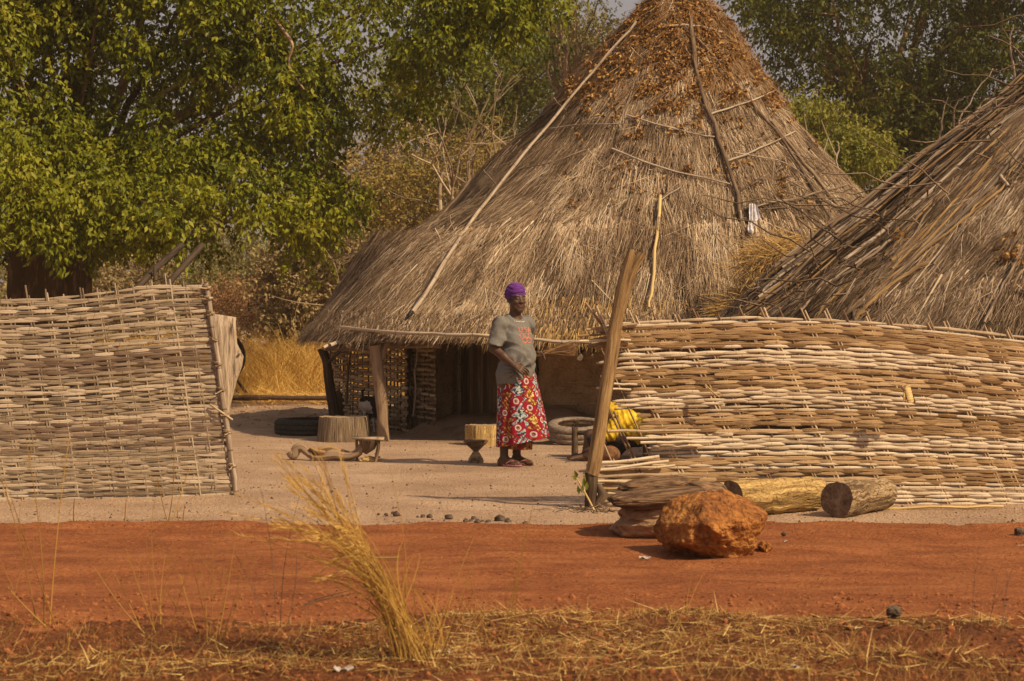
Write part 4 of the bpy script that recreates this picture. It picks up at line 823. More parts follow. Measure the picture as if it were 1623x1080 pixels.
# ---------------------------------------------------------------- woven cane fences
def cane_fence(name, label, BL, BR, TLf, TRf, topf, nrow, band, skew, sp, gapf, parts_seed, Lr, left=None, amp=.013, belly=None):
    """panel = base line BL-BR with heights topf(s); stakes lean by skew; canes woven row by row"""
    R = np.random.default_rng(parts_seed); BL = A(BL, float); BR = A(BR, float); Lb = np.linalg.norm(BR - BL); ex = (BR - BL) / Lb; nn = A([ex[1], -ex[0], 0])
    t = thing(name, label, 'fence', (BL + BR) / 2, 'woven cane fences along the road')
    def pt(u, v, off=0.0):       # u metres along, v 0..1 up
        u = np.asarray(u, float); v = np.asarray(v, float) * np.ones_like(u); s = u / Lb; h = topf(s)
        x = BL + ex * u[..., None] + A([0, 0, 1.]) * (v * h)[..., None]
        lean = TLf(s) * v; b = .03 * vn(np.stack([u * .8, v * 1.5, u * 0], -1), parts_seed) + (belly(s, v) if belly else 0)
        return x + ex * lean[..., None] + nn * (off + b)[..., None]
    for r in range(nrow):
        v = (r + .5) / nrow; u = -R.uniform(0, .6); mname, hh, dp = band(v, R)
        dv = R.normal(0, .0035, 3)
        while u < Lb:
            L = R.uniform(*Lr); e0 = left(v, R) if left else 0.0; a = max(u, e0); b_ = min(u + L, Lb + R.uniform(-.01, .012))
            if b_ - a > .10 and not gapf((a + b_) / 2, v, R):
                n = max(6, int((b_ - a) / sp * 4.5)); us = np.linspace(a, b_, n); f = topf(us / Lb)
                cc = us + skew * (1 - v) * f; ph = math.pi * (cc + .024 * vn(np.stack([cc * 4.3, cc * 0, cc * 0], -1), 7)) / sp + math.pi * (r % 2); wave = np.cos(ph)
                for m_ in range(int(ph.min() / math.pi) - 1, int(ph.max() / math.pi) + 2):
                    if m_ % 2 and R.random() < .2: q_ = np.abs(ph / math.pi - m_) < 1; wave[q_] = 1 - (1 - wave[q_]) * .3
                sag = .004 * np.sin(us * 3 + r * 1.7) + R.normal(0, .0045) + R.normal(0, .004) * np.linspace(-1, 1, n)
                c = pt(us, v + (sag + dv[0]) / 1.4, 0); c = c + nn * (amp * wave)[:, None]
                wv = 1 + .28 * wave ; tp = np.minimum(1, np.minimum(np.arange(n), np.arange(n)[::-1]) * .4 + .6)
                hgt = hh * R.uniform(.78, 1.18) * wv * tp
                ang = A([0, 1.05, 2.1, 3.14, 4.2, 5.24]) + .3; PZ = A([.42, 1, .42, -.42, -1, -.42]) if False else A([.62, 1., .62, -.62, -1., -.62]); PN = A([1., 0, -1, -1, 0, 1.]); V = c[:, None] + (PN[None, :, None] * nn * (hgt * dp)[:, None, None] + PZ[None, :, None] * A([0, 0, 1.]) * hgt[:, None, None])
                off = R.random() * 30; uv = np.stack([np.broadcast_to((us + off)[:, None], (n, 6)), np.broadcast_to(np.cos(ang) * .012, (n, 6)) + off, np.broadcast_to(np.sin(ang) * .012, (n, 6))], -1)
                i = np.arange(n - 1)[:, None] * 6; j = np.arange(6)[None]; k = (j + 1) % 6
                Q = np.vstack([np.stack([i + j, i + 6 + j, i + 6 + k, i + k], -1).reshape(-1, 4), [[0, 1, 2, 3], [0, 3, 4, 5]], A([[3, 2, 1, 0], [5, 4, 3, 0]]) + (n - 1) * 6])
                g = Geo(); g.add(V.reshape(-1, 3), Q, None, uv.reshape(-1, 3), R.random()); g.build('cane', M[mname], t, smooth=('pale' in mname))
            u += L * R.uniform(.9, 1.0)
    return t, pt, Lb, ex, nn, R
# left panel
BL = G(-110, 797); BR = G(372, 786)
hL = EYE + (HY - 478) * G(0, 795)[1] / FPX; hR = EYE + (HY - 452) * BR[1] / FPX
s0 = 110 / 482.
topL = lambda s: hL + (hR - hL) * np.clip((s - s0) / (1 - s0), -.3, 1.2) + .012 * np.sin(s * 9)
def bandL(v, R):
    y = 790 - 315 * v - 8
    if 560 < y < 590 or 665 < y < 690 or (700 < y < 706): return 'cane_greybrown', .0108, .22
    return ('cane_grey', .0102, .34)
leanL = lambda s: -.225 * (1 + 0 * s)
fl_, ptL, LbL, exL, nnL, RL = cane_fence('woven_fence', 'grey woven cane fence panel leaning on the left side of the yard', BL, BR, leanL, None, topL, 84, bandL, .0, .125, lambda u, v, R: False, 101, (.9, 1.35), amp=.0065)
def bandedge(v): return 0
u = .02; k = 0
while u < LbL - .04:
    gp = 2 if k % 2 == 0 else (1 + (RL.random() < .5)); 
    for q in range(gp):
        uu = u - .024 * float(vn(A([[u * 4.3, 0, 0]]), 7)[0]) + q * .020 + RL.normal(0, .003); vt = 1 + RL.uniform(.0, .035) + (.03 if q == 0 and RL.random() < .45 else 0)
        vs = np.linspace(-.01, vt, 8); pts = A([ptL(A([uu]), A([v]), RL.normal(0, .001))[0] for v in vs]) + exL * (RL.normal(0, .003, (8, 1)))
        g = Geo(); g.tube(pts, .0070 * RL.uniform(.8, 1.2), 6, rough=.08); g.build('stake', M['stake_grey'], fl_)
    u += .125; k += 1
vs = np.linspace(-.01, 1.01, 12); pts = A([ptL(A([LbL + .012]), A([v]), .02)[0] for v in vs]) + rng.normal(0, .004, (12, 3))
g = Geo(); g.tube(pts, np.linspace(.022, .018, 12), 9, rough=.1); g.build('edge_pole', M['stick'], fl_)
for v in (.98, .86, .735, .62, .50, .38, .30, .14, .93):
    c = ptL(A([LbL + .012]), A([v]), .02)[0]; g = Geo()
    for q in range(2):
        a = np.linspace(0, 2 * math.pi, 12); pts = c + np.outer(np.cos(a), nnL) * .027 + np.outer(np.sin(a), exL) * .030 + A([0, 0, .008 * q]) + np.outer(a * .002, A([0, 0, 1.])); g.tube(pts, .0055, 5)
    g.tube(wob(c + nnL * .025, c + nnL * .03 - exL * RL.uniform(.02, .07) + A([0, 0, RL.uniform(-.03, .03)]), 4, .004), .005, 4)
    g.build('binding', M['rope'], fl_)
c = ptL(A([LbL + .01]), A([.5]), .03)[0]; g = Geo(); g.tube(smoothpath([ptL(A([LbL - .09]), A([.435]), .03)[0], ptL(A([LbL - .02]), A([.40]), .05)[0], ptL(A([LbL + .06]), A([.36]), .03)[0]], 8), .008, 5); g.build('rope', M['rope'], fl_)

# right panel
BL = G(938, 806); BR = G(1720, 800)
LW = np.linalg.norm(BR - BL)
topY = lambda px: np.interp(px, [900, 935, 985, 1100, 1200, 1300, 1400, 1500, 1623, 1720], [522, 520, 510, 506, 503, 505, 511, 521, 536, 549])
def topR(s):
    px = 938 + (1720 - 938) * s; d = BL[1] + (BR[1] - BL[1]) * s; return EYE + (HY - topY(px)) * d / FPX
def bandR(v, R):
    y = 805 - 300 * v
    for lo, hi in ((500, 512), (548, 582), (617, 652), (686, 722), (738, 746), (770, 806)):
        if lo <= y <= hi: return 'cane_pale', .0096, .40
    return 'cane_tan', .0116, .20
def leftR(v, R):
    y = 805 - 300 * v
    if y < 519: x = 945
    elif y < 545: x = R.uniform(930, 985)
    elif y < 600: x = R.uniform(945, 985)
    elif y < 645: x = R.uniform(968, 995)
    elif y < 692: x = R.uniform(1000, 1036)
    elif y < 735: x = R.uniform(1012, 1062)
    elif y < 760: x = R.uniform(938, 965)
    else: x = R.uniform(945, 965)
    return (x - 938) / 782. * LW
def gapR(u, v, R): return False
fr_, ptR, LbR, exR, nnR, RR_ = cane_fence('woven_fence', 'tan and white banded woven cane fence with ragged left end on the right side', BL, BR, lambda s: 0 * s, None, topR, 74, bandR, -.45, .15, gapR, 202, (1.15, 1.6), left=leftR, amp=.0065)
u = -.6; k = 0
while u < LbR - .02:
    for q in range(2 if k % 3 != 1 else 1):
        h = topR(.5); uu0 = u - .024 * float(vn(A([[(u - .0) * 4.3, 0, 0]]), 7)[0]) + q * .024 + RR_.normal(0, .003)
        vt = 1 + RR_.uniform(.02, .045) + (.03 if RR_.random() < .35 else 0); vs = np.linspace(0, vt, 9); us = uu0 + .45 * (1 - vs) * topR(np.clip(uu0 / LbR, 0, 1))
        ok = us > (.05 if q == 0 else .12)
        if u < 0: ok &= (us < .62)
        if ok.sum() >= 3:
            pts = A([ptR(A([a]), A([v]), 0)[0] for a, v in zip(us[ok], vs[ok])]) + exR * RR_.normal(0, .003, (ok.sum(), 1))
            g = Geo(); g.tube(pts, .0068 * RR_.uniform(.8, 1.2), 6, rough=.08); g.build('stake', M['stake'], fr_)
    u += .15; k += 1
for (x0, y0, x1, y1) in [(928, 480, 965, 530), (945, 485, 975, 560), (1428, 612, 1450, 638)]:
    g = Geo(); g.tube([P(x0, y0, 14.05), P(x1, y1, 14.12)], .010, 6); g.build('stake', M['stake'], fr_)
for (x0, y0, x1, y1, r) in [(929, 738, 1045, 724, .016), (924, 750, 1060, 731, .013), (917, 747, 1070, 738, .012), (925, 756, 1075, 752, .014), (963, 684, 1110, 683, .013), (993, 695, 1120, 694, .012), (1015, 702, 1130, 701, .013), (932, 762, 1010, 764, .013), (915, 533, 985, 527, .011), (918, 541, 1000, 540, .012), (930, 523, 1010, 514, .012), (952, 608, 1010, 610, .010), (945, 615, 1000, 618, .010), (955, 775, 1020, 773, .011)]:
    g = Geo(); g.tube(wob(P(x0, y0, 14.1), P(x1, y1, 14.12), 6, .003), r, 7, flat=.8, rough=.05); g.build('cane', M['cane_pale'] if r != .011 else M['cane_tan'], fr_)
g = Geo(); n = 30; p = P(1440, 625, 14.1); 
g.box(p + A([0, -.03, 0]), [.05, .006, .12], [unit([.9, .2, .1]), unit([0, 1, 0]), unit([-.25, 0, 1])], jit=.006); g.box(p + A([-.03, -.035, .01]), [.03, .006, .10], [unit([.9, .5, .1]), unit([0, 1, 0]), unit([.1, 0, 1])], jit=.006); g.build('bark_strip', M['stick_yellow'], fr_)
g = Geo(); g.tube([P(1118, 610, 14.07), P(1130, 622, 14.05), P(1140, 630, 14.06)], .012, 5, flat=.4); g.build('bark_strip', M['stick_yellow'], fr_)
b = G(942, 810); t = thing('green_sprig', 'small green sprig growing at the foot of the stub post', 'plant', b)
g = Geo(); g.tube(smoothpath([b, P(932, 790, 13.95), P(922, 772, 13.95), P(913, 757, 13.95)], 8), np.linspace(.008, .005, 8), 5); g.build('stem', M['stick_yellow'], t)
g = Geo(); q = A([P(915, 758, 13.9), P(924, 768, 13.9), P(926, 772, 13.9), P(921, 782, 13.9), P(918, 784, 13.9), P(913, 762, 13.9), P(930, 778, 13.9)]); leaves(g, q, A([[-.2, -.2, 1.]] * 7) + .6 * rvec(7), A([[0, -1., 0]]) + .4 * rvec(7), .065, .03); g.build('leaves', M['leaf_far'], t)
g = Geo(); n = 60; p = G(945, 812) + rng.normal(0, 1, (n, 3)) * A([.14, .08, 0]); p[:, 2] = .02
for k in range(40): q = p[k]; g.tube(wob(q, q + rvec(1)[0] * A([.15, .1, .04]), 4, .008), .003, 4)
g.build('twig_pile', M['stick_dark'], kind='stuff', label='dark twig litter at the foot of the stub post', cat='twigs')
# tall forked post leaning in front of the fence end
b = G(936, 808); d = b[1] - .02
t = thing('forked_post', 'tall leaning forked wooden post at the left end of the banded fence', 'post', b)
g = Geo(); g.tube(smoothpath([P(938, 752, d), P(942, 735, d), P(955, 650, d), P(967, 580, d), P(975, 520, d), P(984, 470, d), P(993, 430, d), P(1001, 396, d)], 26), np.interp(np.linspace(0, 1, 26), [0, .3, .6, .75, 1], [.050, .049, .046, .043, .029]), 14, rough=.10)
g.tube(smoothpath([P(980, 500, d), P(990, 470, d), P(1003, 430, d), P(1018, 402, d)], 12), np.linspace(.034, .032, 12), 10, rough=.15)
g.build('stem', M['pole'], t)
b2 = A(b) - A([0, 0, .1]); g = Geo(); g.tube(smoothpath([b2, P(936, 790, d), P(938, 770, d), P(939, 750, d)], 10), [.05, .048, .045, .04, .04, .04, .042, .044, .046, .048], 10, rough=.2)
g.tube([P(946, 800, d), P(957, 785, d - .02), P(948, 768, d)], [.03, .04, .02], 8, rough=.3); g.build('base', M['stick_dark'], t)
# ---------------------------------------------------------------- yard objects
def log_thing(name, label, c0, c1, r0, r1, m, sides=28, cutm='cut', rough=.10, group=None, n=14, cat='log', flat=None):
    mid = (A(c0) + A(c1)) / 2; t = thing(name, label, cat, mid * A([1, 1, 0]), group)
    pts = wob(c0, c1, n, .004); g = Geo(); g.tube(pts, np.linspace(r0, r1, n), sides, rough=rough, flat=flat); 
    # drop the caps of the tube: the cut faces are parts of their own
    for _ in range(2): g.V.pop(); g.T.pop(); g.mt.pop(); g.uv.pop(); g.rn.pop(); g.col.pop()
    ringV = g.V[0].reshape(n, sides, 3); g.n = len(g.V[0]); g.build('bark', M[m], t)
    for e in (0, n - 1):
        ring = ringV[e]; c = ring.mean(0); ax = unit(A(c1) - A(c0)) * (1 if e else -1); rows = [c + (ring - c) * k + ax * (.004 * (1 - k)) for k in (1.0, .8, .5, .2)]
        V = np.vstack(rows + [c[None] + ax * .004]); Q = [(a * sides + j, a * sides + (j + 1) % sides, (a + 1) * sides + (j + 1) % sides, (a + 1) * sides + j) for a in range(3) for j in range(sides)]
        T = [(3 * sides + j, 3 * sides + (j + 1) % sides, 4 * sides) for j in range(sides)]
        if e == 0: Q = [q[::-1] for q in Q]; T = [q[::-1] for q in T]
        g = Geo(); g.add(V, Q, T, V); g.build('cut_face', M[cutm], t)
    return t
gl = 'cut logs lying against the banded fence'
d = 13.95
s_ = d / FPX
c0 = P(1160, 770, 13.55); c1 = P(1292, 775, 13.98); log_thing('log', 'longer yellow cracked log against the fence beside the orange boulder', c0 * A([1, 1, 0]) + A([0, 0, .118]), c1 * A([1, 1, 0]) + A([0, 0, .12]), .122, .112, 'log_yellow', group=gl, rough=.17)
c0 = P(1325, 775, 13.50); c1 = P(1402, 775, 13.95); log_thing('log', 'short thick log with round dark sawn end facing the road', c0 * A([1, 1, 0]) + A([0, 0, .120]), c1 * A([1, 1, 0]) + A([0, 0, .11]), .122, .105, 'log_tan', group=gl, rough=.11)
g = Geo(); g.tube(wob(G(1330, 806, .02), G(1590, 803, .02), 10, .006), .010, 6); g.tube(wob(G(1100, 812, .02), G(1300, 806, .02), 8, .006), .006, 5)
g.build('loose_cane', M['stick_yellow'], loc=G(1400, 806), label='yellow cane lying on the sand below the banded fence', cat='cane')
# rocks
def ico(n):
    import bmesh
    bm = bmesh.new(); bmesh.ops.create_icosphere(bm, subdivisions=n, radius=1); V = A([v.co[:] for v in bm.verts]); F = A([[v.index for v in f.verts] for f in bm.faces]); bm.free(); return V, F
def rock(c, size, amp=.18, seed=0, sub=5, shape=None, fine=.03, freq=1.3, ridged=0, facets=0):
    V, F = ico(sub); r = 1 + amp * fbm(V * freq + seed, 3, seed) + fine * fbm(V * 6 + seed, 4, seed + 3, .6)
    if ridged: r = r - ridged * np.maximum(0, .25 - np.abs(fbm(V * 2.6 + seed, 3, seed + 9))) * 2
    V2 = V * r[:, None]
    if facets:
        Rf = np.random.default_rng(seed + 77)
        for _ in range(facets):
            nf = unit(Rf.normal(size=3) * A([1, 1, .8])); lim = Rf.uniform(.72, .9); dd_ = V2 @ nf; V2 = V2 - np.maximum(dd_ - lim, 0)[:, None] * nf * .88
        V2 = V2 * (1 + .045 * fbm(V * 3.6 + seed, 4, seed + 5, .6))[:, None]
    if shape: V2 = shape(V2)
    return V2 * A(size) + A(c), F, V
b = G(1129, 889); k = b[1] / FPX
def bshape(V):
    z = V[:, 2]; f = np.interp(z, [-1.1, -.8, -.35, .15, .6, 1.1], [.50, .66, .92, 1.04, .92, .72]); V = V.copy(); V[:, 0] = V[:, 0] * f + .06 * z * 0 + .05 * (z < -.3); V[:, 1] *= f; V[:, 2] = np.where(z > .55, .55 + (z - .55) * .55, z); return V
V, F, S_ = rock(b + A([.005, .05, .175]), [.345, .29, .262], .20, 8, 6, bshape, fine=.05, freq=1.3, ridged=.07, facets=18)
g = Geo(); g.add(V, None, F, V); g.build('boulder', M['boulder'], loc=b, label='big rough orange laterite boulder on the road edge', cat='boulder')
sm = [(1213, 885, .034, 'small reddish stone on the ground right of the big orange boulder', 'boulder', 'stone'), (1190, 889, .02, 'tiny orange chip at the foot of the big orange boulder', 'boulder', 'stone'), (1418, 1008, .027, 'lone dark lumpy stone on the verge at lower right', 'stone', 'stone'), (1617, 853, .028, 'dark stone at the right picture edge on the road border', 'stone', 'stone'),
      (1243, 860, .014, 'small dark clod on the road just right of the boulder top', 'stone', 'stone')]
for x, y, r, lab, mm, cat in sm:
    b = G(x, y); b[2] = max(vz(b[0], b[1]), float(road_z(A([b[0]]), A([b[1]]))[0]), 0); V, F, _ = rock(b + A([0, .02, r * .75]), [r * 1.15, r, r * .95], .25, int(x), 4, fine=.1); g = Geo(); g.add(V, None, F, V); g.build('stone', M[mm], loc=b, label=lab, cat=cat)
gd = 'small dark stones in a row on the sand by the road'
R = np.random.default_rng(3)
for x, y, r in [(600, 816, 2.8), (612, 817, 3.5), (628, 817, 5.5), (622, 814, 3), (662, 820, 2.5), (670, 820, 4), (681, 821, 5), (711, 823, 6.5), (738, 828, 5), (746, 827, 3.5), (751, 824, 5), (757, 829, 5.5), (765, 828, 3.5), (774, 829, 5), (793, 827, 9), (805, 829, 6), (832, 832, 5)]:
    b = G(x, y + 1); rr_ = .85 * r * b[1] / FPX; V, F, _ = rock(b + A([0, 0, rr_ * .7]), [rr_ * 1.1, rr_, rr_ * .9], .25, int(x), 3, fine=.1); g = Geo(); g.add(V, None, F, V)
    k17 = sorted([600, 612, 628, 622, 662, 670, 681, 711, 738, 746, 751, 757, 765, 774, 793, 805, 832]).index(x); lab = ('leftmost', 'second', 'third', 'fourth', 'fifth', 'sixth', 'seventh', 'eighth', 'ninth', 'tenth', 'eleventh', 'twelfth', 'thirteenth', 'fourteenth', 'largest', 'second last', 'last')[k17] + (' dark stone from the left in the row on the sand' if 0 < k17 < 14 else ' dark stone in the row on the sand by the road')
    g.build('stone', M['stone'], loc=b, label=lab, cat='stone', group=gd, smooth=True)
# old split trunk piece behind the boulder
b = G(1060, 851); t = thing('fallen_log', 'old split brown tree trunk section lying behind the orange boulder', 'log', b)
def loaf(pts, rad, m, seed, zs=1., sides=40, n=46, groove=.08):
    pts = smoothpath(pts, n); rad = np.interp(np.linspace(0, 1, n), np.linspace(0, 1, len(rad)), rad); tt = unit(np.gradient(pts, axis=0)); a = unit(np.cross(tt, [0, 0, 1.])); bb = np.cross(a, tt)
    ang = np.linspace(0, 2 * math.pi, sides, endpoint=False); q = np.stack([np.cos(ang)[None] * 1.7 * np.ones((n, 1)), np.sin(ang)[None] * 1.7 * np.ones((n, 1)), np.linspace(0, 1.6, n)[:, None] * np.ones((1, sides))], -1)
    r = rad[:, None] * (1 + .16 * fbm(q + seed, 4, seed) - groove * np.maximum(0, .35 - np.abs(vn(q * A([2.2, 2.2, .5]) + seed, seed + 4))) * 3)
    V = pts[:, None] + r[..., None] * (np.cos(ang)[None, :, None] * a[:, None] + np.sin(ang)[None, :, None] * bb[:, None] * zs)
    i = np.arange(n - 1)[:, None] * sides; j = np.arange(sides)[None]; k = (j + 1) % sides; g = Geo(); L = np.linspace(0, 1, n)
    uv = np.stack([np.broadcast_to(L[:, None] * .8, (n, sides)), np.broadcast_to(np.cos(ang) * .2, (n, sides)), np.broadcast_to(np.sin(ang) * .2, (n, sides))], -1)
    g.add(V.reshape(-1, 3), np.stack([i + j, i + k, i + sides + k, i + sides + j], -1).reshape(-1, 4), None, uv.reshape(-1, 3)); g.add(V[0], None, [(0, k2 + 1, k2) for k2 in range(1, sides - 1)], V[0]); g.add(V[-1], None, [(0, k2, k2 + 1) for k2 in range(1, sides - 1)], V[-1])
    return g
D0 = 12.2
def wood_lump(c, size, seed, box=3.2, sl=0.0, yaw=0.0, groove=.10, taper=0.0):
    V, F = ico(6); r = 1 / (np.abs(V[:, 0]) ** box + np.abs(V[:, 1]) ** box + np.abs(V[:, 2]) ** box) ** (1 / box); V2 = V * r[:, None]
    q = np.stack([V2[:, 0] * 1.1, V2[:, 1] * 1.0, V2[:, 2] * 1.1], -1) + seed; st = np.stack([V2[:, 0] * .8, V2[:, 1] * 5, V2[:, 2] * 9 + .5 * np.sin(V2[:, 0] * 3)], -1) + seed
    V2 = V2 * (1 + .20 * fbm(q * .75, 3, seed) + 0 * st[:, 0] + .035 * fbm(V2 * A([2.5, 4, 4]) + seed, 3, seed + 1))[:, None]
    V2[:, 2] *= 1 - taper * (-V2[:, 0] * .5 + .5); V2[:, 1] *= 1 - taper * .6 * (-V2[:, 0] * .5 + .5)
    V3 = V2 * A(size); V3[:, 2] += sl * V3[:, 0]; cy, sy = math.cos(yaw), math.sin(yaw); V3 = np.stack([V3[:, 0] * cy - V3[:, 1] * sy, V3[:, 0] * sy + V3[:, 1] * cy, V3[:, 2]], -1)
    g = Geo(); g.add(V3 + A(c), None, F, np.stack([V2[:, 0] * .35, V2[:, 1] * .2, V2[:, 2] * .16], -1)); return g
wood_lump(P(1070, 824, D0 + .02), [.35, .20, .125], 5, 3.0, 0, .12, .10, .12).build('lower_half', M['rotwood'], t)
wood_lump(P(1055, 789, D0 - .02), [.325, .19, .080], 9, 2.3, .05, .12, .16, .25).build('upper_half', M['rotwood'], t)
wood_lump(P(1040, 770, D0 + .12), [.22, .13, .060], 15, 2.1, .02, .1, .12, .3).build('upper_half', M['rotwood'], t)
wood_lump(P(1120, 783, D0 + .06), [.145, .15, .085], 19, 2.4, -.12, .2, .10, .0).build('upper_half', M['rotwood'], t)
# stumps, tyres, stools
b = G(541, 702); d = b[1]; t = thing('stump_seat', 'wide weathered stump seat beside the black tyre', 'stump', b + A([0, .3, 0]))
def stump(t, c, r0, r1, h, m, seed, sides=72, top='stump_top', deep=.05, yscale=.8):
    ang = np.linspace(0, 2 * math.pi, sides, endpoint=False); nz = 7; V = []
    gr = 1 - deep * np.abs(vn(np.stack([np.cos(ang) * 7, np.sin(ang) * 7, ang * 0], -1), seed)) - deep * .8 * np.maximum(0, vn(np.stack([np.cos(ang) * 17, np.sin(ang) * 17, ang * 0], -1), seed + 2)) + .05 * vn(np.stack([np.cos(ang), np.sin(ang), ang * 0], -1), seed + 3)
    for k in range(nz):
        s = k / (nz - 1); r = (r0 + (r1 - r0) * s) * gr * (1 + .012 * vn(np.stack([np.cos(ang) * 9, np.sin(ang) * 9, ang * 0 + s * 2], -1), seed + 6)); 
        if k == nz - 1: r = r * .985
        V.append(np.stack([c[0] + np.cos(ang) * r, c[1] + np.sin(ang) * r * yscale, c[2] + h * s + .006 * (vn(np.stack([np.cos(ang) * 6, np.sin(ang) * 6, ang * 0], -1), seed + 9) if k == nz - 1 else 0 * ang)], -1))
    V = A(V); i = np.arange(nz - 1)[:, None] * sides; j = np.arange(sides)[None]; k = (j + 1) % sides; g = Geo()
    uv = np.stack([np.broadcast_to(np.linspace(0, h, nz)[:, None], (nz, sides)), np.broadcast_to(np.cos(ang) * r0, (nz, sides)), np.broadcast_to(np.sin(ang) * r0, (nz, sides))], -1)
    g.add(V.reshape(-1, 3), np.stack([i + j, i + k, i + sides + k, i + sides + j], -1).reshape(-1, 4), None, uv.reshape(-1, 3)); g.build('side', M[m], t)
    ring = V[-1]; cc = ring.mean(0); VV = np.vstack([ring, cc + (ring - cc) * .5 - A([0, 0, .004]), cc]); g = Geo()
    g.add(VV, [(j_, (j_ + 1) % sides, sides + (j_ + 1) % sides, sides + j_) for j_ in range(sides)], [(sides + j_, sides + (j_ + 1) % sides, 2 * sides) for j_ in range(sides)], VV); g.build('top', M[top], t)
k = d / FPX; stump(t, b + A([0, .3, -.02]), 45 * k * 1.02, 41.5 * k, 38 * k + .03, 'stump', 5)
def tyre(t, c, R_, w_, m, rimless=True, tilt=0, sides=72, yaw=0):
    prof = [(.62, -.42), (.72, -.5), (.90, -.48), (.985, -.36), (1.0, -.18), (.985, -.17), (.985, -.14), (1.0, -.13), (1.0, .13), (.985, .14), (.985, .17), (1.0, .18), (.985, .36), (.90, .48), (.72, .5), (.62, .42), (.66, .36), (.9, .36), (.93, 0), (.9, -.36), (.66, -.36)]
    ang = np.linspace(0, 2 * math.pi, sides, endpoint=False); V = []
    for a_, (pr, pz) in [(a, p) for a in range(sides) for p in prof]:
        tread = 1 - .012 * ((a_ % 3 == 0) and pr > .98); V.append((math.cos(ang[a_]) * pr * R_ * tread, math.sin(ang[a_]) * pr * R_ * tread, pz * w_))
    V = A(V); ct, st = math.cos(tilt), math.sin(tilt); V = V @ A([[1, 0, 0], [0, ct, st], [0, -st, ct]]); n = len(prof)
    V = V + A(c); Q = [(a * n + p, ((a + 1) % sides) * n + p, ((a + 1) % sides) * n + (p + 1) % n, a * n + (p + 1) % n) for a in range(sides) for p in range(n)]
    g = Geo(); g.add(V, Q, None, V); return g
b = G(492, 692); g = tyre(None, b + A([-.02, .42, .085]), .43, .19, 'rubber', tilt=0); g.build('tyre', M['rubber'], loc=b, label='black tyre lying flat left of the wide stump', cat='tyre')
b = G(912, 706); t = thing('tyre', 'dusty grey tyre with wire wheel inside, lying behind the woman', 'tyre', b + A([0, .3, 0]))
c = b + A([0.02, .30, .13]); tyre(None, c, .315, .19, 'rubber_dusty', tilt=.17).build('rubber', M['rubber_dusty'], t)
g = Geo(); tl = .17
def on(xx, yy, zz): return c + A([xx, yy * math.cos(tl) - zz * math.sin(tl), yy * math.sin(tl) + zz * math.cos(tl)])
for rr_ in (.20, .235): 
    a = np.linspace(0, 2 * math.pi, 40); g.tube(A([on(math.cos(q) * rr_, math.sin(q) * rr_, .07) for q in a]), .007, 5)
for q in range(18): a = q * math.pi / 9; g.tube([on(math.cos(a) * .03, math.sin(a) * .03, .09), on(math.cos(a + .3) * .22, math.sin(a + .3) * .22, .07)], .004, 4)
g.tube([on(0, 0, .04), on(0, 0, .11)], .03, 8); g.build('spokes', M['metal'], t)
# little worn stool and twigs beside the dead branch
b = G(583, 731); d = b[1]; t = thing('small_stool', 'small worn carved stool beside the lying branch', 'stool', b)
g = Geo(); g.box(P(584, 695, d), [50 * d / FPX, .16, .022], [unit([1, 0, -.02]), A([0, 1, 0]), A([.02, 0, 1])], jit=.004)
g.build('seat', M['stump_top'], t)
g = Geo(); g.tube([P(584, 697, d), P(583, 708, d), P(577, 718, d)], [.10, .075, .03], 8, rough=.2); g.build('block', M['stick_dark'], t)
g = Geo(); g.tube(smoothpath([P(597, 694, d - .05), P(600, 703, d - .05), P(598, 718, d - .05), P(595, 731, d - .05)], 8), .017, 7); g.build('leg', M['post'], t)
g = Geo(); g.tube([P(565, 697, d + .06), P(566, 730, d + .06)], .014, 6); g.build('leg', M['post'], t)
b = G(520, 731); d = b[1]; t = thing('dead_branch', 'twisted thick dead branch lying on the yard sand', 'branch', b)
g = Geo()
g.tube(smoothpath([P(458, 716, d), P(465, 722, d), P(470, 712, d), P(480, 711, d), P(494, 722, d), P(505, 724, d), P(530, 722, d), P(552, 723, d), P(566, 718, d), P(575, 708, d), P(582, 702, d)], 40), np.interp(np.linspace(0, 1, 40), [0, .1, .3, .45, .6, .8, 1], [.030, .045, .042, .038, .045, .040, .034]), 14, rough=.34)
g.build('bough', M['post'], t)
g = Geo(); g.tube(smoothpath([P(492, 710, d - .02), P(502, 716, d - .03), P(515, 718, d - .02)], 8), .025, 8, rough=.2); g.tube(smoothpath([P(505, 716, d + .03), P(525, 711, d + .03), P(545, 718, d + .03), P(560, 722, d)], 10), .030, 8, rough=.3); g.build('bough', M['pole'], t)
g = Geo()
for (x0, y0, x1, y1) in [(572, 727, 606, 729), (575, 729, 600, 733), (578, 725, 603, 725), (570, 730, 598, 727)]: g.tube(wob(P(x0, y0, d), P(x1, y1, d), 5, .006), .009, 6)
g.build('twigs', M['stick_yellow'], loc=G(590, 731), label='few split kindling sticks under the small stool', cat='sticks')
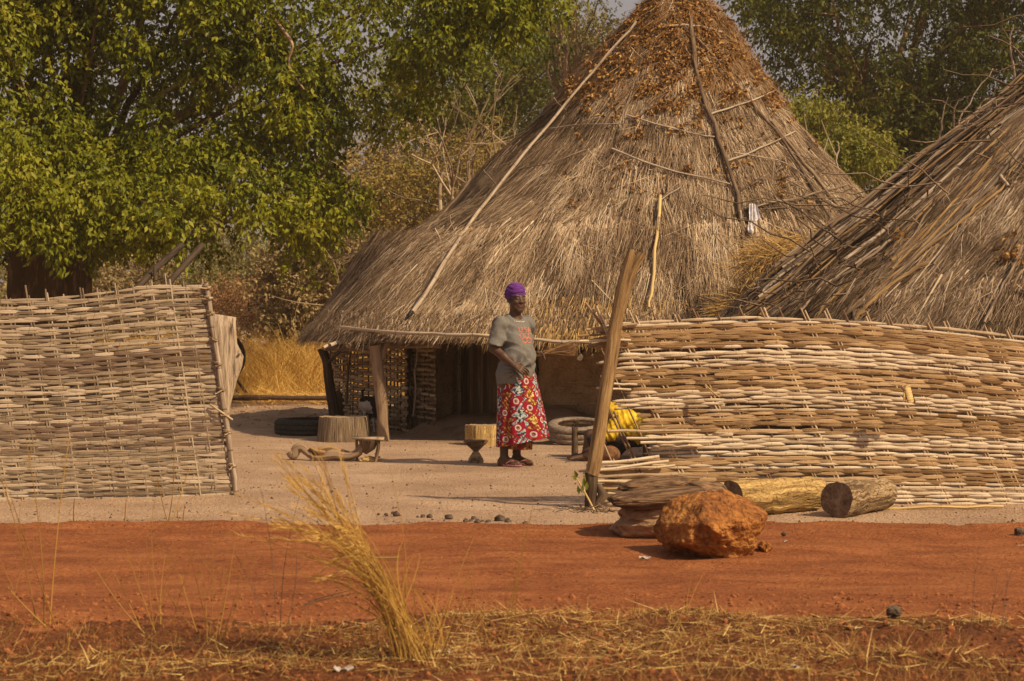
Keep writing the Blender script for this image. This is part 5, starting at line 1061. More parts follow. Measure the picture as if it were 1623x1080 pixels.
# carved hourglass stool and short upright log
b = G(768, 707); d = b[1]; t = thing('stump_seat', 'upright ragged short log standing behind the hourglass stool and the woman', 'stump', b + A([0, .2, 0]))
k = d / FPX; stump(t, b + A([0, .2, -.01]), 31 * k, 31.5 * k, 33 * k, 'log_yellow', 15, deep=.07)
b = G(754, 734); d = b[1]; k = d / FPX; t = thing('carved_stool', 'small dark hourglass shaped carved wooden stool', 'stool', b)
def prism(g, rows, sides=6, rot=.35, yscale=.8):
    V = []; 
    for z, r in rows:
        a = np.linspace(0, 2 * math.pi, sides, endpoint=False) + rot; V.append(np.stack([b[0] + np.cos(a) * r, b[1] + .1 + np.sin(a) * r * yscale, a * 0 + z], -1))
    m_ = len(rows); V = np.vstack(V); Q = [(i * sides + j, i * sides + (j + 1) % sides, (i + 1) * sides + (j + 1) % sides, (i + 1) * sides + j) for i in range(m_ - 1) for j in range(sides)]
    T = [(0, j + 1, j) for j in range(1, sides - 1)] + [((m_ - 1) * sides, (m_ - 1) * sides + j, (m_ - 1) * sides + j + 1) for j in range(1, sides - 1)]
    return g.add(V, Q, T, V)
prism(Geo(), [(0, 13.5 * k), (6 * k, 12.5 * k), (17 * k, 5 * k), (18 * k, 4.8 * k)], 8).build('foot', M['log_tan'], t, smooth=False)
prism(Geo(), [(18 * k, 4.8 * k), (26 * k, 14 * k), (31 * k, 19.5 * k), (34 * k, 20.5 * k), (35.5 * k, 19 * k)], 8).build('top', M['post'], t, smooth=False)
# low bench (part hidden behind the fence)
b = G(911, 725); d = b[1]; k = d / FPX; t = thing('low_bench', 'low dark wooden bench under the seated person in yellow', 'bench', b)
for x, dy in ((911, 0), (1024, .02), (911, .28), (1024, .28)):
    g = Geo(); q = P(x, 684, d + dy); g.tube([[q[0], q[1], -.02], [q[0], q[1], .27]], [.032, .030], 8, rough=.15); g.build('leg', M['stick_dark'], t)
for i in range(3): g = Geo(); q = P(968, 686, d + .03 + i * .11); g.box(q, [.72, .10, .03], jit=.004); g.build('slat', M['stick_dark'], t)
b = G(966, 735); V, F, _ = rock(b + A([0, 0, .08]), [.10, .10, .085], .03, 4, 4, fine=.01); g = Geo(); g.add(V, None, F, V); g.build('clay_bowl', M['pot'], loc=b, label='round brown clay bowl upside down behind the fence end', cat='bowl')
# rag hung on the main roof
c = onto(BV1, 1186, 345, .14); g = Geo(); nx, nz = 14, 26; V = []
for a in range(nx):
    for b_ in range(nz):
        u_, v_ = a / (nx - 1), b_ / (nz - 1); py = 338 + v_ * (46 - 22 * sstep(u_, .45, .75)); px = 1186 + (-7 + 17 * u_) * (1 - .35 * (1 - v_)) + 2.5 * v_
        q = onto(BV1, px, py, .14); V.append(q + A([0, -1, .3]) * (.022 * math.sin(u_ * 19 + v_ * 2.5) + .02 * vn(A([u_ * 3, v_ * 3, .5]), 3)))
V = A(V); i = np.arange(nx - 1)[:, None] * nz; j = np.arange(nz - 1)[None]; Q = np.stack([i + j, i + nz + j, i + nz + j + 1, i + j + 1], -1).reshape(-1, 4)
g.add(V, Q, None, V); g.add(V + A([0, .004, 0]), Q[:, ::-1], None, V); g.build('rag', M['rag'], loc=c, label='pale grey striped rag hung on a stick of the main roof', cat='rag')
# slab and tyre behind the left fence
b = G(368, 665) ; d = 19.5; t = thing('wooden_slab', 'pale upright split wooden slab standing behind the left fence', 'slab', P(368, 640, d) * A([1, 1, 0]))
pts = [(341, 498), (374, 503), (374, 520), (376, 545), (386, 565), (384, 580), (376, 602), (366, 640), (358, 680), (352, 730), (340, 730), (335, 640), (334, 560), (332, 520)]
n = len(pts); fr = [P(x, y, d) for x, y in pts]; bk = [P(x, y, d) + A([-.05, .16, 0]) for x, y in pts]; c = np.mean(fr, 0); cb = np.mean(bk, 0)
# a real thickness and a slightly rounded face
rings = [A(fr) * 1.0, c + (A(fr) - c) * .8 + A([0, -.02, 0]), c + (A(fr) - c) * .4 + A([0, -.035, 0])]; V = np.vstack([A(bk)] + rings + [c[None] + A([0, -.04, 0])])
Q = [(a * n + j, a * n + (j + 1) % n, (a + 1) * n + (j + 1) % n, (a + 1) * n + j) for a in range(3) for j in range(n)]; T = [(3 * n + j, 3 * n + (j + 1) % n, 4 * n) for j in range(n)] + [(0, j + 1, j) for j in range(1, n - 1)]
g = Geo(); uv = np.stack([V[:, 2], V[:, 0], V[:, 1]], -1); g.add(V, Q, T, uv, .8); g.tube([P(379, 562, d - .04), P(379, 562, d - .01)], [.012, .012], 8, mi=1)
M['slab'] = mat_wood('slab_wood', [(.2, (.08, .055, .035)), (.42, (.36, .27, .19)), (.75, (.56, .45, .33))], streak=(2.2, 22, 22), bump=1, dist=.015)
g.build('slab', [M['slab'], M['cut']], t)
d = 30.4; c = P(364, 566, d + .45); t = thing('cart', 'metal cart frame with a black wheel half hidden behind the wooden slab', 'cart', c * A([1, 1, 0]))
g = tyre(None, [0, 0, 0], .245, .09, 'rubber', sides=48); V = g.V[0]; g.V[0] = np.stack([V[:, 0], V[:, 2], V[:, 1]], -1) * A([1, 1, 1.35]) + c; g.build('wheel', M['rubber'], t)
for (x0, y0, x1, y1, r) in [(349, 566, 394, 628, .014), (342, 574, 382, 632, .014)]:
    g = Geo(); g.tube([P(x0, y0, d + .5), P(x1, y1, d + .8)], .024, 6); g.build('strut', M['metal'], t)
d2 = 30.4
for (x0, x1, y, r, lab) in [(300, 530, 629, .035, 'long dark pole along the edge of the golden grass'), (310, 425, 634, .028, 'shorter dark pole lying in front of the long one')]:
    g = Geo(); a = P(x0, y, d2); b_ = P(x1, y + 1, d2); a[2] = b_[2] = r + .07; g.tube(wob(a, b_, 8, .008), r, 8); g.build('lying_pole', M['metal'], loc=(a + b_) / 2 * A([1, 1, 0]), label=lab, cat='pole')
for (x0, y0, x1, y1, lab) in [(180, 490, 268, 408, 'left one of two dark leaning poles above the left fence'), (235, 487, 304, 408, 'right one of two dark leaning poles above the left fence')]:
    a = P(x0, y0, 22.0); b_ = P(x1, y1, 23.5); e = a + (a - b_) * (a[2] / (b_[2] - a[2])); g = Geo(); g.tube(wob(e, b_ + (b_ - a) * .25, 9, .012), .038, 9, rough=.12)
    if x0 == 180: g.tube(wob(P(240, 430, 22.9), P(256, 440, 22.9), 4, .03), .02, 6)
    g.build('leaning_pole', M['charred'], loc=e, label=lab, cat='pole')
# small white litter
for x, y, lab in [(1022, 888, 'flat white scrap in the shadow left of the boulder'), (705, 1050, 'crumpled white plastic scrap in the verge straw'), (545, 1078, 'dirty white plastic bag at the bottom edge'), (1260, 1066, 'pale scrap of card on the verge straw'), (1243, 862, 'thin pale scrap on the road right of the boulder')]:
    b = G(x, y, .03); w0 = {545: .035, 705: .02, 1022: .03}.get(x, .018); nx = 8; uu, vv = np.meshgrid(np.linspace(-1, 1, nx), np.linspace(-1, 1, nx), indexing='ij'); zz_ = .02 * (vn(np.stack([uu * 2, vv * 2, uu * 0 + x], -1), 4) + .6) * (w0 / .07)
    zb = max(vz(b[0], b[1]), float(road_z(A([b[0]]), A([b[1]]))[0]), 0) + .008; V = np.stack([b[0] + uu * w0, b[1] + vv * w0 * .8 + .2 * w0 * uu, zb + zz_], -1).reshape(-1, 3); i = np.arange(nx - 1)[:, None] * nx; j = np.arange(nx - 1)[None]; Q = np.stack([i + j, i + nx + j, i + nx + j + 1, i + j + 1], -1).reshape(-1, 4)
    g = Geo(); g.add(V, Q, None, V); g.add(V - A([0, 0, .003]), Q[:, ::-1], None, V); g.build('litter', M['paper'], loc=b, label=lab, cat='litter')
# ---------------------------------------------------------------- foreground grasses
t = thing('grass_tuft', 'big golden plumed grass tuft leaning left in the foreground', 'grass tuft', [P(655, 1080, 7.6)[0], 7.6, 0])
g = Geo(); gp = Geo(); R = np.random.default_rng(17)
for k in range(78):
    d = 7.6 + R.normal(0, .08); b = P(662 + R.normal(0, 20), 1080, d); b[2] = .02
    tx, ty = (R.normal(470, 38), R.uniform(715, 860)) if k < 50 else (R.normal(520, 35), R.uniform(830, 930)) if k < 62 else (R.normal(640, 60), R.uniform(850, 1000))
    e = P(tx, ty, d + R.normal(0, .15)); nk_ = P(R.normal(590, 9), R.normal(905, 12), d); m_ = (2 * nk_ - .5 * b - .5 * e) if k < 62 else (b + e) / 2; pts = bez(b, m_, e, 12); g.tube(pts, np.linspace(.0023, .0011, 12), 3, rnd=R.random() * .7)
    if k < 62 and R.random() < .9:
        n = 40; s = R.integers(6, 12, n); i0 = np.clip(s, 0, 10); f = R.random(n)[:, None]; p = pts[i0] * (1 - f) + pts[i0 + 1] * f; dd = unit(pts[-1] - pts[-3])
        strands(gp, p, dd + .22 * R.normal(size=(n, 3)), R.uniform(.02, .05, n), .0026, A([[0, -1., 0]]) + .4 * rvec(n), K=1, rnd=R.uniform(.5, 1, n))
    if R.random() < .6:   # blade leaf
        q = pts[3]; n = 1; strands(gp, q[None], A([[R.normal(-.3, .4), 0, 1.]]), .35, .006, A([[0, -1., 0]]), bend=A([[R.normal(-.1, .12), 0, -.12]]), K=5, rnd=A([R.random() * .6]))
g.build('stems', M['grass_gold'], t); gp.build('plumes', M['grass_gold'], t)
g = Geo(); g.tube(wob(P(586, 884, 7.9), P(632, 884, 7.9), 4, .001), .0042, 6); g.build('cane_bit', M['stick_yellow'], t)
def weed(lab, xs_, y0, tops, d, r, m='grass_gold', bend=.06, tilt=None, branch=True, dark=.3, seed=1):
    R = np.random.default_rng(seed); x = sum(xs_) / len(xs_); b = P(x, y0, d); b[2] = 0; t = thing('dry_weed', lab, 'weed', b, 'thin dry weeds along the near verge'); g = Geo()
    for x0, (tx, ty) in zip(xs_, tops):
        dd = d + R.normal(0, .08); a = P(x0, y0, dd); a[2] = vz(a[0], a[1]) - .02; e = P(tx, ty, dd); m_ = (a + e) / 2 + R.normal(0, bend, 3) * A([1, .4, .3]) * np.linalg.norm(e - a)
        g = Geo(); pts = bez(a, m_, e, 12); g.tube(pts, np.linspace(r, r * .4, 12), 4, rnd=dark * R.random() * 2)
        if branch:
            for q in range(3):
                s = pts[R.integers(4, 11)]; l = R.uniform(.05, .16); g.tube(wob(s, s + A([R.normal(0, .5), R.normal(0, .3), .9]) * l, 4, .004), [r * .45, r * .35, r * .3, r * .2], 3, rnd=dark)
        g.build('stem', M[m], t)
weed('tall golden weed stalks crossing the left fence at the far left', [70, 78, 92, 60, 85], 1040, [(42, 700), (110, 690), (18, 790), (3, 760), (12, 930)], 8.6, .0035, seed=1)
weed('thin weed cluster left of the tuft, before the red road', [230, 245, 238, 262, 250, 225, 270, 255], 1060, [(150, 900), (232, 840), (275, 850), (245, 790), (200, 870), (182, 910), (310, 870), (262, 880)], 8.2, .0022, seed=2)
weed('bushy thin weed cluster in the red road view between fence and tuft', [320, 335, 330, 345, 350, 315, 340, 355, 328], 1070, [(262, 930), (300, 870), (335, 850), (372, 860), (395, 840), (285, 910), (355, 900), (405, 880), (320, 905)], 8.1, .0022, seed=3)
weed('wiry dark weed just left of the golden tuft', [430, 436, 445, 452], 1045, [(375, 880), (412, 770), (480, 770), (465, 830)], 8.4, .0018, m='stick_dark', seed=4)
weed('loose arching dead twig left of the golden tuft base', [415, 420], 984, [(565, 940), (560, 935)], 9.2, .004, m='stick_dark', bend=.18, branch=False, seed=5)
weed('straight thin stalk rising right of the tuft', [640, 618, 625], 1060, [(617, 740), (590, 800), (608, 880)], 8.2, .0018, seed=6)
weed('reddish thin weeds below the standing woman', [790, 800, 780, 812, 820, 770], 1070, [(835, 840), (845, 800), (745, 905), (800, 930), (822, 920), (738, 960)], 8.1, .0022, seed=7)
weed('small pale forked sprig below the orange boulder', [1085, 1087], 1010, [(1117, 905), (1098, 905)], 8.9, .0024, branch=False, seed=8)
weed('thin dark stems at the lower right corner', [1538, 1560, 1590, 1600], 1062, [(1545, 900), (1580, 910), (1605, 900), (1592, 960)], 8.3, .0018, m='stick_dark', seed=9)
weed('brown dry stalks on the sand in front of the left fence', [118, 284, 290, 196], 833, [(118, 790), (280, 806), (293, 800), (200, 790)], 13.0, .006, m='deadleaf', branch=False, seed=10)
weed('thin yellow weed standing against the left fence', [262, 268, 272], 838, [(274, 700), (302, 740), (250, 760)], 12.9, .004, seed=11)
# ---------------------------------------------------------------- figures: one continuous skin each, grown from blended volumes
class Vol:
    def __init__(s, lo, hi, h):
        s.lo = A(lo, float); s.h = h; s.n = np.ceil((A(hi) - s.lo) / h).astype(int) + 1
        s.v = np.full(s.n, .3, np.float32); s.ax = [s.lo[k] + np.arange(s.n[k]) * h for k in range(3)]
    def _blk(s, lo, hi):
        i0 = np.clip(np.floor((A(lo) - s.lo) / s.h).astype(int), 0, s.n - 1); i1 = np.clip(np.ceil((A(hi) - s.lo) / s.h).astype(int) + 1, 1, s.n)
        sl_ = tuple(slice(a, b) for a, b in zip(i0, i1)); X = np.stack(np.meshgrid(*[s.ax[k][sl_[k]] for k in range(3)], indexing='ij'), -1); return sl_, X
    def _mix(s, sl_, d, k, sub):
        a = s.v[sl_]
        if sub: d = -d; h = np.clip(.5 - .5 * (d - a) / -k, 0, 1); h = np.clip(.5 + .5 * (d - a) / k, 0, 1); s.v[sl_] = a * (1 - h) + d * h + k * h * (1 - h); return
        h = np.clip(.5 + .5 * (a - d) / k, 0, 1); s.v[sl_] = a * (1 - h) + d * h - k * h * (1 - h)
    def cap(s, a, b, ra, rb, k=.015, sub=False, cut=None, flat=None):
        a, b = A(a, float), A(b, float); m = max(ra, rb) + k * 1.5 + .03
        sl_, X = s._blk(np.minimum(a, b) - m, np.maximum(a, b) + m); ba = b - a; pa = X - a; t = np.clip((pa @ ba) / max(ba @ ba, 1e-9), 0, 1)
        q = pa - t[..., None] * ba
        if flat is not None:
            ax, f = flat; ax = unit(ax); c = q @ ax; q = q + (c * (1 / f - 1))[..., None] * ax
        d = np.linalg.norm(q, axis=-1) - (ra + (rb - ra) * t)
        if cut is not None: d = np.maximum(d, (X - A(cut[0])) @ unit(A(cut[1])))
        s._mix(sl_, d, k, sub); return s
    def ell(s, c, r, k=.015, sub=False, ax=None):
        c = A(c, float); r = A(r, float); m = r.max() + k * 1.5 + .03; sl_, X = s._blk(c - m, c + m); q = X - c
        if ax is not None: q = q @ np.asarray(ax, float).T
        k0 = np.linalg.norm(q / r, axis=-1); k1 = np.linalg.norm(q / r ** 2, axis=-1); d = k0 * (k0 - 1) / np.maximum(k1, 1e-6)
        s._mix(sl_, d, k, sub); return s
    def halfspace(s, p, n, k=.004):   # keep only the side n points away from
        X = np.stack(np.meshgrid(*s.ax, indexing='ij'), -1); s.v = np.maximum(s.v, ((X - A(p)) @ unit(A(n))).astype(np.float32)); return s
    def warp(s, f):
        X = np.stack(np.meshgrid(*s.ax, indexing='ij'), -1); m = np.abs(s.v) < .05; s.v[m] += f(X[m]).astype(np.float32); return s
    def mesh(s):
        v = s.v; ins = v < 0; n = s.n; acc = np.zeros((*(n - 1), 3), np.float32); cnt = np.zeros(n - 1, np.int16)
        edges = []
        for ax in range(3):
            sa = [slice(None)] * 3; sb = [slice(None)] * 3; sa[ax] = slice(0, -1); sb[ax] = slice(1, None)
            a = v[tuple(sa)]; b = v[tuple(sb)]; cr = np.argwhere((a < 0) != (b < 0)); i = tuple(cr.T); t = a[i] / (a[i] - b[i]); P_ = cr.astype(np.float32); P_[:, ax] += t
            edges.append((ax, cr, a[i] < 0)); o = [k for k in range(3) if k != ax]
            for d0 in (0, -1):
                for d1 in (0, -1):
                    c = cr.copy(); c[:, o[0]] += d0; c[:, o[1]] += d1; ok = ((c >= 0) & (c < n - 1)).all(1); np.add.at(acc, tuple(c[ok].T), P_[ok]); np.add.at(cnt, tuple(c[ok].T), 1)
        idx = np.full(n - 1, -1); cells = np.argwhere(cnt > 0); idx[tuple(cells.T)] = np.arange(len(cells)); V = acc[tuple(cells.T)] / cnt[tuple(cells.T)][:, None] * s.h + s.lo
        Qs = []
        for ax, cr, neg in edges:
            o = [(ax + 1) % 3, (ax + 2) % 3]; q = []
            for d0, d1 in ((0, 0), (-1, 0), (-1, -1), (0, -1)):
                c = cr.copy(); c[:, o[0]] += d0; c[:, o[1]] += d1; q.append(np.where(((c >= 0) & (c < n - 1)).all(1), idx[tuple(np.clip(c, 0, n - 2).T)], -1))
            q = np.stack(q, -1); ok = (q >= 0).all(1); q[~neg] = q[~neg][:, ::-1]; Qs.append(q[ok])
        return V, np.concatenate(Qs)
SK = A([.080, .040, .024])
def frame(a): f = A([math.sin(a), -math.cos(a), 0]); r = A([-math.cos(a), -math.sin(a), 0]); return r, f
# ---- the standing woman
WB = G(822, 739); WB[2] = 0.0; wk = WB[1] / FPX
woman = thing('person', 'woman in purple headwrap, grey t-shirt and red patterned wrap skirt standing in the yard', 'person', WB)
def PX(px, py, dy=0.0): return A([(px - CX) * wk, WB[1], EYE - (py - HY) * wk]) + A([0, dy, 0])
r_, f_ = frame(math.radians(36)); U_ = A([0, 0, 1.])
C0 = PX(817, 739); C0[2] = 0
B = lambda r, f, u: C0 + r_ * r + f_ * f + U_ * u
rh, fh = frame(math.radians(30)); HC = PX(818.5, 475); H = lambda r, f, u: HC + rh * r + fh * f + U_ * u
bd = Vol(C0 + [-.36, -.36, -.02], C0 + [.36, .34, 1.68], .0055)
# torso, neck
bd.ell(B(0, .0, 1.16), [.125, .095, .15], .02, ax=[r_, f_, U_]).ell(B(0, .03, .98), [.125, .115, .14], .04, ax=[r_, f_, U_]).ell(B(0, .0, .84), [.15, .12, .12], .04, ax=[r_, f_, U_])
bd.cap(B(.12, -.01, 1.275), B(-.12, -.01, 1.275), .045, .045, .04).cap(B(0, -.01, 1.27), H(0, -.012, -.05), .060, .050, .03)
# legs and feet
for s_, px, fy in ((1, 799, -.04), (-1, 819, .05)):
    hip = B(.08 * s_, 0, .80); ank = PX(px, 724, fy); ank[2] = .085; kn = (hip + ank) / 2 + A([.01, -.02, 0]); kn[2] = .45
    bd.cap(hip, kn, .082, .056, .03).cap(kn, ank + A([0, .01, .12]), .054, .043, .03).cap(kn + A([-.01, .02, -.08]), ank + A([0, .02, .15]), .05, .040, .03).cap(ank + A([0, .01, .12]), ank, .040, .036, .02)
    fd = unit(A([.86, -.50, 0])); sd = A([-fd[1], fd[0], 0])
    bd.ell(ank + A([-.02, 0, -.045]), [.042, .038, .042], .02).cap(ank + A([0, 0, -.02]), ank + fd * .13 + A([0, 0, -.052]), .036, .022, .02).cap(ank - fd * .02 + A([0, 0, -.055]), ank + fd * .14 + A([0, 0, -.060]), .032, .026, .015)
    for q in range(5):
        tb = ank + fd * (.145 - .008 * q) + sd * (.030 - .015 * q) * (1 if s_ > 0 else -1) + A([0, 0, -.060]); bd.cap(tb - fd * .02, tb + fd * (.034 - .004 * q), .0105 if q else .014, .0085 if q else .012, .004)
# her right arm (nearer, screen left)
sh = PX(791, 513, -.085); el = PX(783, 552, -.13); wr = PX(813, 577, -.215)
bd.ell(sh, [.058, .055, .055], .03).cap(sh, el, .052, .040, .03).cap(el, (el + wr) / 2, .041, .037, .02).cap((el + wr) / 2, wr, .036, .023, .02)
def hand(bd, wr, d, nrm, side, curl, L=1.0, spread=.1):
    d = unit(d); nrm = unit(nrm - d * (A(nrm) @ d)); s = unit(np.cross(nrm, d)) * side; pc = wr + d * .045 * L
    bd.cap(wr, wr + d * .03, .024, .026, .015, flat=(nrm, .7))
    for q in range(4): bd.cap(wr + d * .02 + s * (.010 - .007 * q), wr + d * .085 * L + s * (.030 - .020 * q), .015, .0125, .008, flat=(nrm, .85))
    for q in range(4):
        ln = [.040, .045, .042, .033][q] * L; b = wr + d * .085 * L + s * (.030 - .020 * q); dd = unit(d + s * (spread * (1.5 - q) / 1.5)); p1 = b + unit(dd + nrm * curl * .6) * ln; p2 = p1 + unit(dd + nrm * curl * 1.5) * ln * .62; p3 = p2 + unit(dd * .6 + nrm * curl * 2) * ln * .45
        bd.cap(b, p1, .0098, .0088, .003).cap(p1, p2, .0088, .0080, .003).cap(p2, p3, .008, .0068, .003)
    tb = wr + d * .02 + s * .024; t1 = tb + unit(d * .7 + s * .8 + nrm * .3) * .038 * L; t2 = t1 + unit(d + s * .15 + nrm * .5) * .032 * L; bd.cap(tb, t1, .016, .012, .006).cap(t1, t2, .011, .0085, .003)
hand(bd, wr, PX(829, 585, -.25) - wr, A([.2, .6, -.65]), -1, .75)
# her left arm, bent behind, hand on the broom
sh2 = B(-.155, -.02, 1.27); el2 = B(-.215, -.16, 1.06); wr2 = PX(846, 561, .10)
bd.ell(sh2, [.055, .055, .055], .03).cap(sh2, el2, .050, .038, .03).cap(el2, wr2, .038, .024, .02)
hand(bd, wr2, A([1, -.15, -.05]), A([.1, -.5, -1]), 1, 1.35, L=.8, spread=.03)
# head and face
hax = [rh, fh, U_]
bd.ell(H(0, -.018, .045), [.075, .092, .088], .015, ax=hax).ell(H(0, .022, -.03), [.060, .066, .085], .025, ax=hax).ell(H(0, .05, -.088), [.030, .026, .026], .022, ax=hax)
bd.cap(H(.048, .03, -.06), H(.012, .062, -.098), .02, .018, .02).cap(H(-.048, .03, -.06), H(-.012, .062, -.098), .02, .018, .02)
bd.cap(H(.04, .064, .030), H(-.04, .064, .030), .012, .012, .014)                        # brow
for q in (1, -1):
    bd.ell(H(.031 * q, .090, .008), [.016, .012, .010], .009, sub=True, ax=hax).ell(H(.040 * q, .058, -.022), [.020, .020, .018], .015, ax=hax)
    bd.ell(H(.031 * q, .070, .006), [.014, .012, .010], .004, ax=hax)
    bd.ell(H(.076 * q, -.012, -.005), [.010, .020, .030], .006, ax=hax)
bd.cap(H(0, .076, .018), H(0, .094, -.024), .0085, .0135, .010).ell(H(.013, .088, -.026), [.010, .011, .009], .006, ax=hax).ell(H(-.013, .088, -.026), [.010, .011, .009], .006, ax=hax)
bd.cap(H(.019, .079, -.051), H(-.019, .079, -.051), .0085, .0085, .006).cap(H(.015, .079, -.066), H(-.015, .079, -.066), .0095, .0095, .006)
bd.cap(H(.022, .094, -.0585), H(-.022, .094, -.0585), .0022, .0022, .003, sub=True)
V, Q = bd.mesh()
col = np.tile(SK, (len(V), 1)); hd = V - HC; fr_w = hd @ fh; ur = hd[:, 2]; rr_ = np.abs(hd @ rh)
lip = (fr_w > .076) & (rr_ < .026) & (ur > -.078) & (ur < -.044); col[lip] = [.095, .042, .032]
brow = (fr_w > .068) & (rr_ > .016) & (rr_ < .046) & (np.abs(ur - .030) < .0055); col[brow] *= .35
col *= (1 + .12 * vn(V * 22, 3))[:, None]
g = Geo(); g.add(V, Q, None, V, .5, col=col); g.build('body', M['skin'], woman)
for q in (1, -1):
    Vi, Fi = ico(2); e = H(.031 * q, .0705, .005); g = Geo(); g.add(Vi * .0100 + e, None, Fi, Vi); eye = g.build('eye', M['eyewhite'], woman); g = Geo(); g.add(Vi * .0058 + e + fh * .0055, None, Fi, Vi); g.build('iris', M['iris'], eye)
# headwrap
hw = Vol(HC - .18, HC + .18, .005)
hw.ell(H(0, -.022, .062), [.086, .104, .092], .01, ax=hax).ell(H(0, -.075, .040), [.070, .060, .062], .02, ax=hax).ell(H(.0, -.10, .0), [.03, .03, .045], .02, ax=hax)
q_ = unit(-fh * .62 + U_ * -1.0); hw.halfspace(H(0, .075, .040), unit(fh * .50 - U_ * 1.0))
hw.warp(lambda X: .0035 * np.sin(((X - HC) @ unit(U_ * 1.0 + fh * .35 + rh * .15)) * 190 + 1.5 * vn(X * 14, 5)))
V, Q = hw.mesh(); Geo().add(V, Q, None, V, .5).build('headwrap', M['purple'], woman)
# t-shirt
st = Vol(C0 + [-.34, -.36, .66], C0 + [.34, .34, 1.40], .0055); bx = [r_, f_, U_]
st.ell(B(0, .0, 1.17), [.148, .118, .165], .02, ax=bx).ell(B(.06, .075, 1.13), [.07, .062, .075], .03, ax=bx).ell(B(-.06, .075, 1.13), [.07, .062, .075], .03, ax=bx)
st.ell(B(0, .045, .97), [.160, .150, .19], .05, ax=bx).ell(B(0, .01, .82), [.182, .152, .17], .05, ax=bx).cap(B(0, 0, .84), B(0, 0, .70), .165, .178, .03, flat=(f_, .84))
st.cap(B(.13, -.01, 1.272), B(-.13, -.01, 1.272), .056, .056, .04).cap(B(.05, -.02, 1.31), B(-.05, -.02, 1.31), .05, .05, .03)
ud = unit(el - sh); st.cap(sh + A([.008, 0, -.004]), sh + ud * .26, .057, .076, .03, cut=(sh + ud * .205, ud)); st.ell(sh + A([.010, 0, -.004]), [.060, .060, .058], .03)
ud2 = unit(el2 - sh2); st.cap(sh2, sh2 + ud2 * .26, .062, .074, .03, cut=(sh2 + ud2 * .19, ud2)); st.ell(sh2, [.064, .064, .06], .03)
st.ell(B(0, .050, 1.375), [.078, .080, .072], .006, sub=True, ax=bx)
st.halfspace(B(0, 0, .735), A([-.05, 0, -1.]))
def folds(X):
    q = X - C0; u = q @ r_; w = q @ f_; z = q[:, 2]
    d = .006 * np.sin(z * 38 + u * 30 + 3 * vn(X * 5, 2)) * sstep(np.abs(u), .05, .16) + .0065 * vn(X * A([12, 12, 5]), 7) + .004 * vn(X * 26, 8)
    gp_ = PX(826, 586, -.24); v_ = X - gp_; rad = np.linalg.norm(v_, axis=1); ang = np.arctan2(v_[:, 2], v_ @ r_); d = d + .010 * np.sin(ang * 9) * np.exp(-((rad - .09) / .08) ** 2)
    d = d + .0045 * np.abs(np.sin(z * 30 - u * 22 + 2.5 * vn(X * 7, 12))) - .004
    return d + .012 * np.sin((u * .8 + w) * 34 + 1) * sstep(z, .95, .74)
st.warp(folds); V, Q = st.mesh(); g = Geo(); g.add(V, Q, None, V, .5); shirt = g.build('t_shirt', M['shirt'], woman)
bvS = BVHTree.FromPolygons([Vector(v) for v in V], [tuple(map(int, q)) for q in Q])
# printed lettering and rings on the chest, laid on the cloth
pr, pf = frame(math.radians(24)); PC = PX(826.5, 536); sx = -pr   # reads left to right on the picture
def project(u, v):
    o = PC + sx * u + U_ * v + pf * .5; h = bvS.ray_cast(Vector(o), Vector(-pf)); return None if h[0] is None else A(h[0]) + pf * .0028
def text_geo(txt, size, cu, cv, spacing=1.1):
    c = bpy.data.curves.new('t', 'FONT'); c.body = txt; c.size = size; c.align_x = 'CENTER'; c.space_character = spacing; c.offset = size * .012; c.resolution_u = 3
    o = bpy.data.objects.new('t', c); sc.collection.objects.link(o); dg = bpy.context.evaluated_depsgraph_get(); me = bpy.data.meshes.new_from_object(o.evaluated_get(dg)); sc.collection.objects.unlink(o); bpy.data.objects.remove(o)
    V = A([v.co[:2] for v in me.vertices]); Fs = [tuple(p.vertices) for p in me.polygons]; bpy.data.meshes.remove(me)
    out = []; 
    for x, y in V:
        p = project(cu + x, cv + y); out.append(p if p is not None else PC)
    return A(out), [(f[0], f[i], f[i + 1]) for f in Fs for i in range(1, len(f) - 1)]
V, T = text_geo('USA', .066, 0, .052, 1.35); g = Geo(); g.add(V, None, T, V); g.build('lettering', M['print'], shirt)
V, T = text_geo('BEIJING', .026, 0, -.072, 1.2); g = Geo(); g.add(V, None, T, V); g.build('lettering', M['print_olive'], shirt)
for cx_, cy_ in ((-.044, .018), (0, .018), (.044, .018), (-.022, -.016), (.022, -.016)):
    a = np.linspace(0, 2 * math.pi, 28, endpoint=False); V = []
    for rr2 in (.0250, .0200): V += [project(cx_ + math.cos(q) * rr2, cy_ + math.sin(q) * rr2 * 1.15) for q in a]
    if any(v is None for v in V): continue
    g = Geo(); g.add(A(V), [(i, (i + 1) % 28, 28 + (i + 1) % 28, 28 + i) for i in range(28)], None, A(V)); g.build('ring', M['print'], shirt)
# necklace
g = Geo(); Vi, Fi = ico(1)
for q in range(30):
    a = q / 30 * 2 * math.pi; c = B(math.sin(a) * .072, math.cos(a) * .070 + .012, 1.318 - .030 * math.cos(a)); g.add(Vi * .0072 + c, None, Fi, Vi)
g.build('necklace', M['bead'], woman)
Vi, Fi = ico(2); g = Geo(); g.add(Vi * .006 + H(.078, .0, -.035), None, Fi, Vi); g.build('earring', M['bead'], woman)
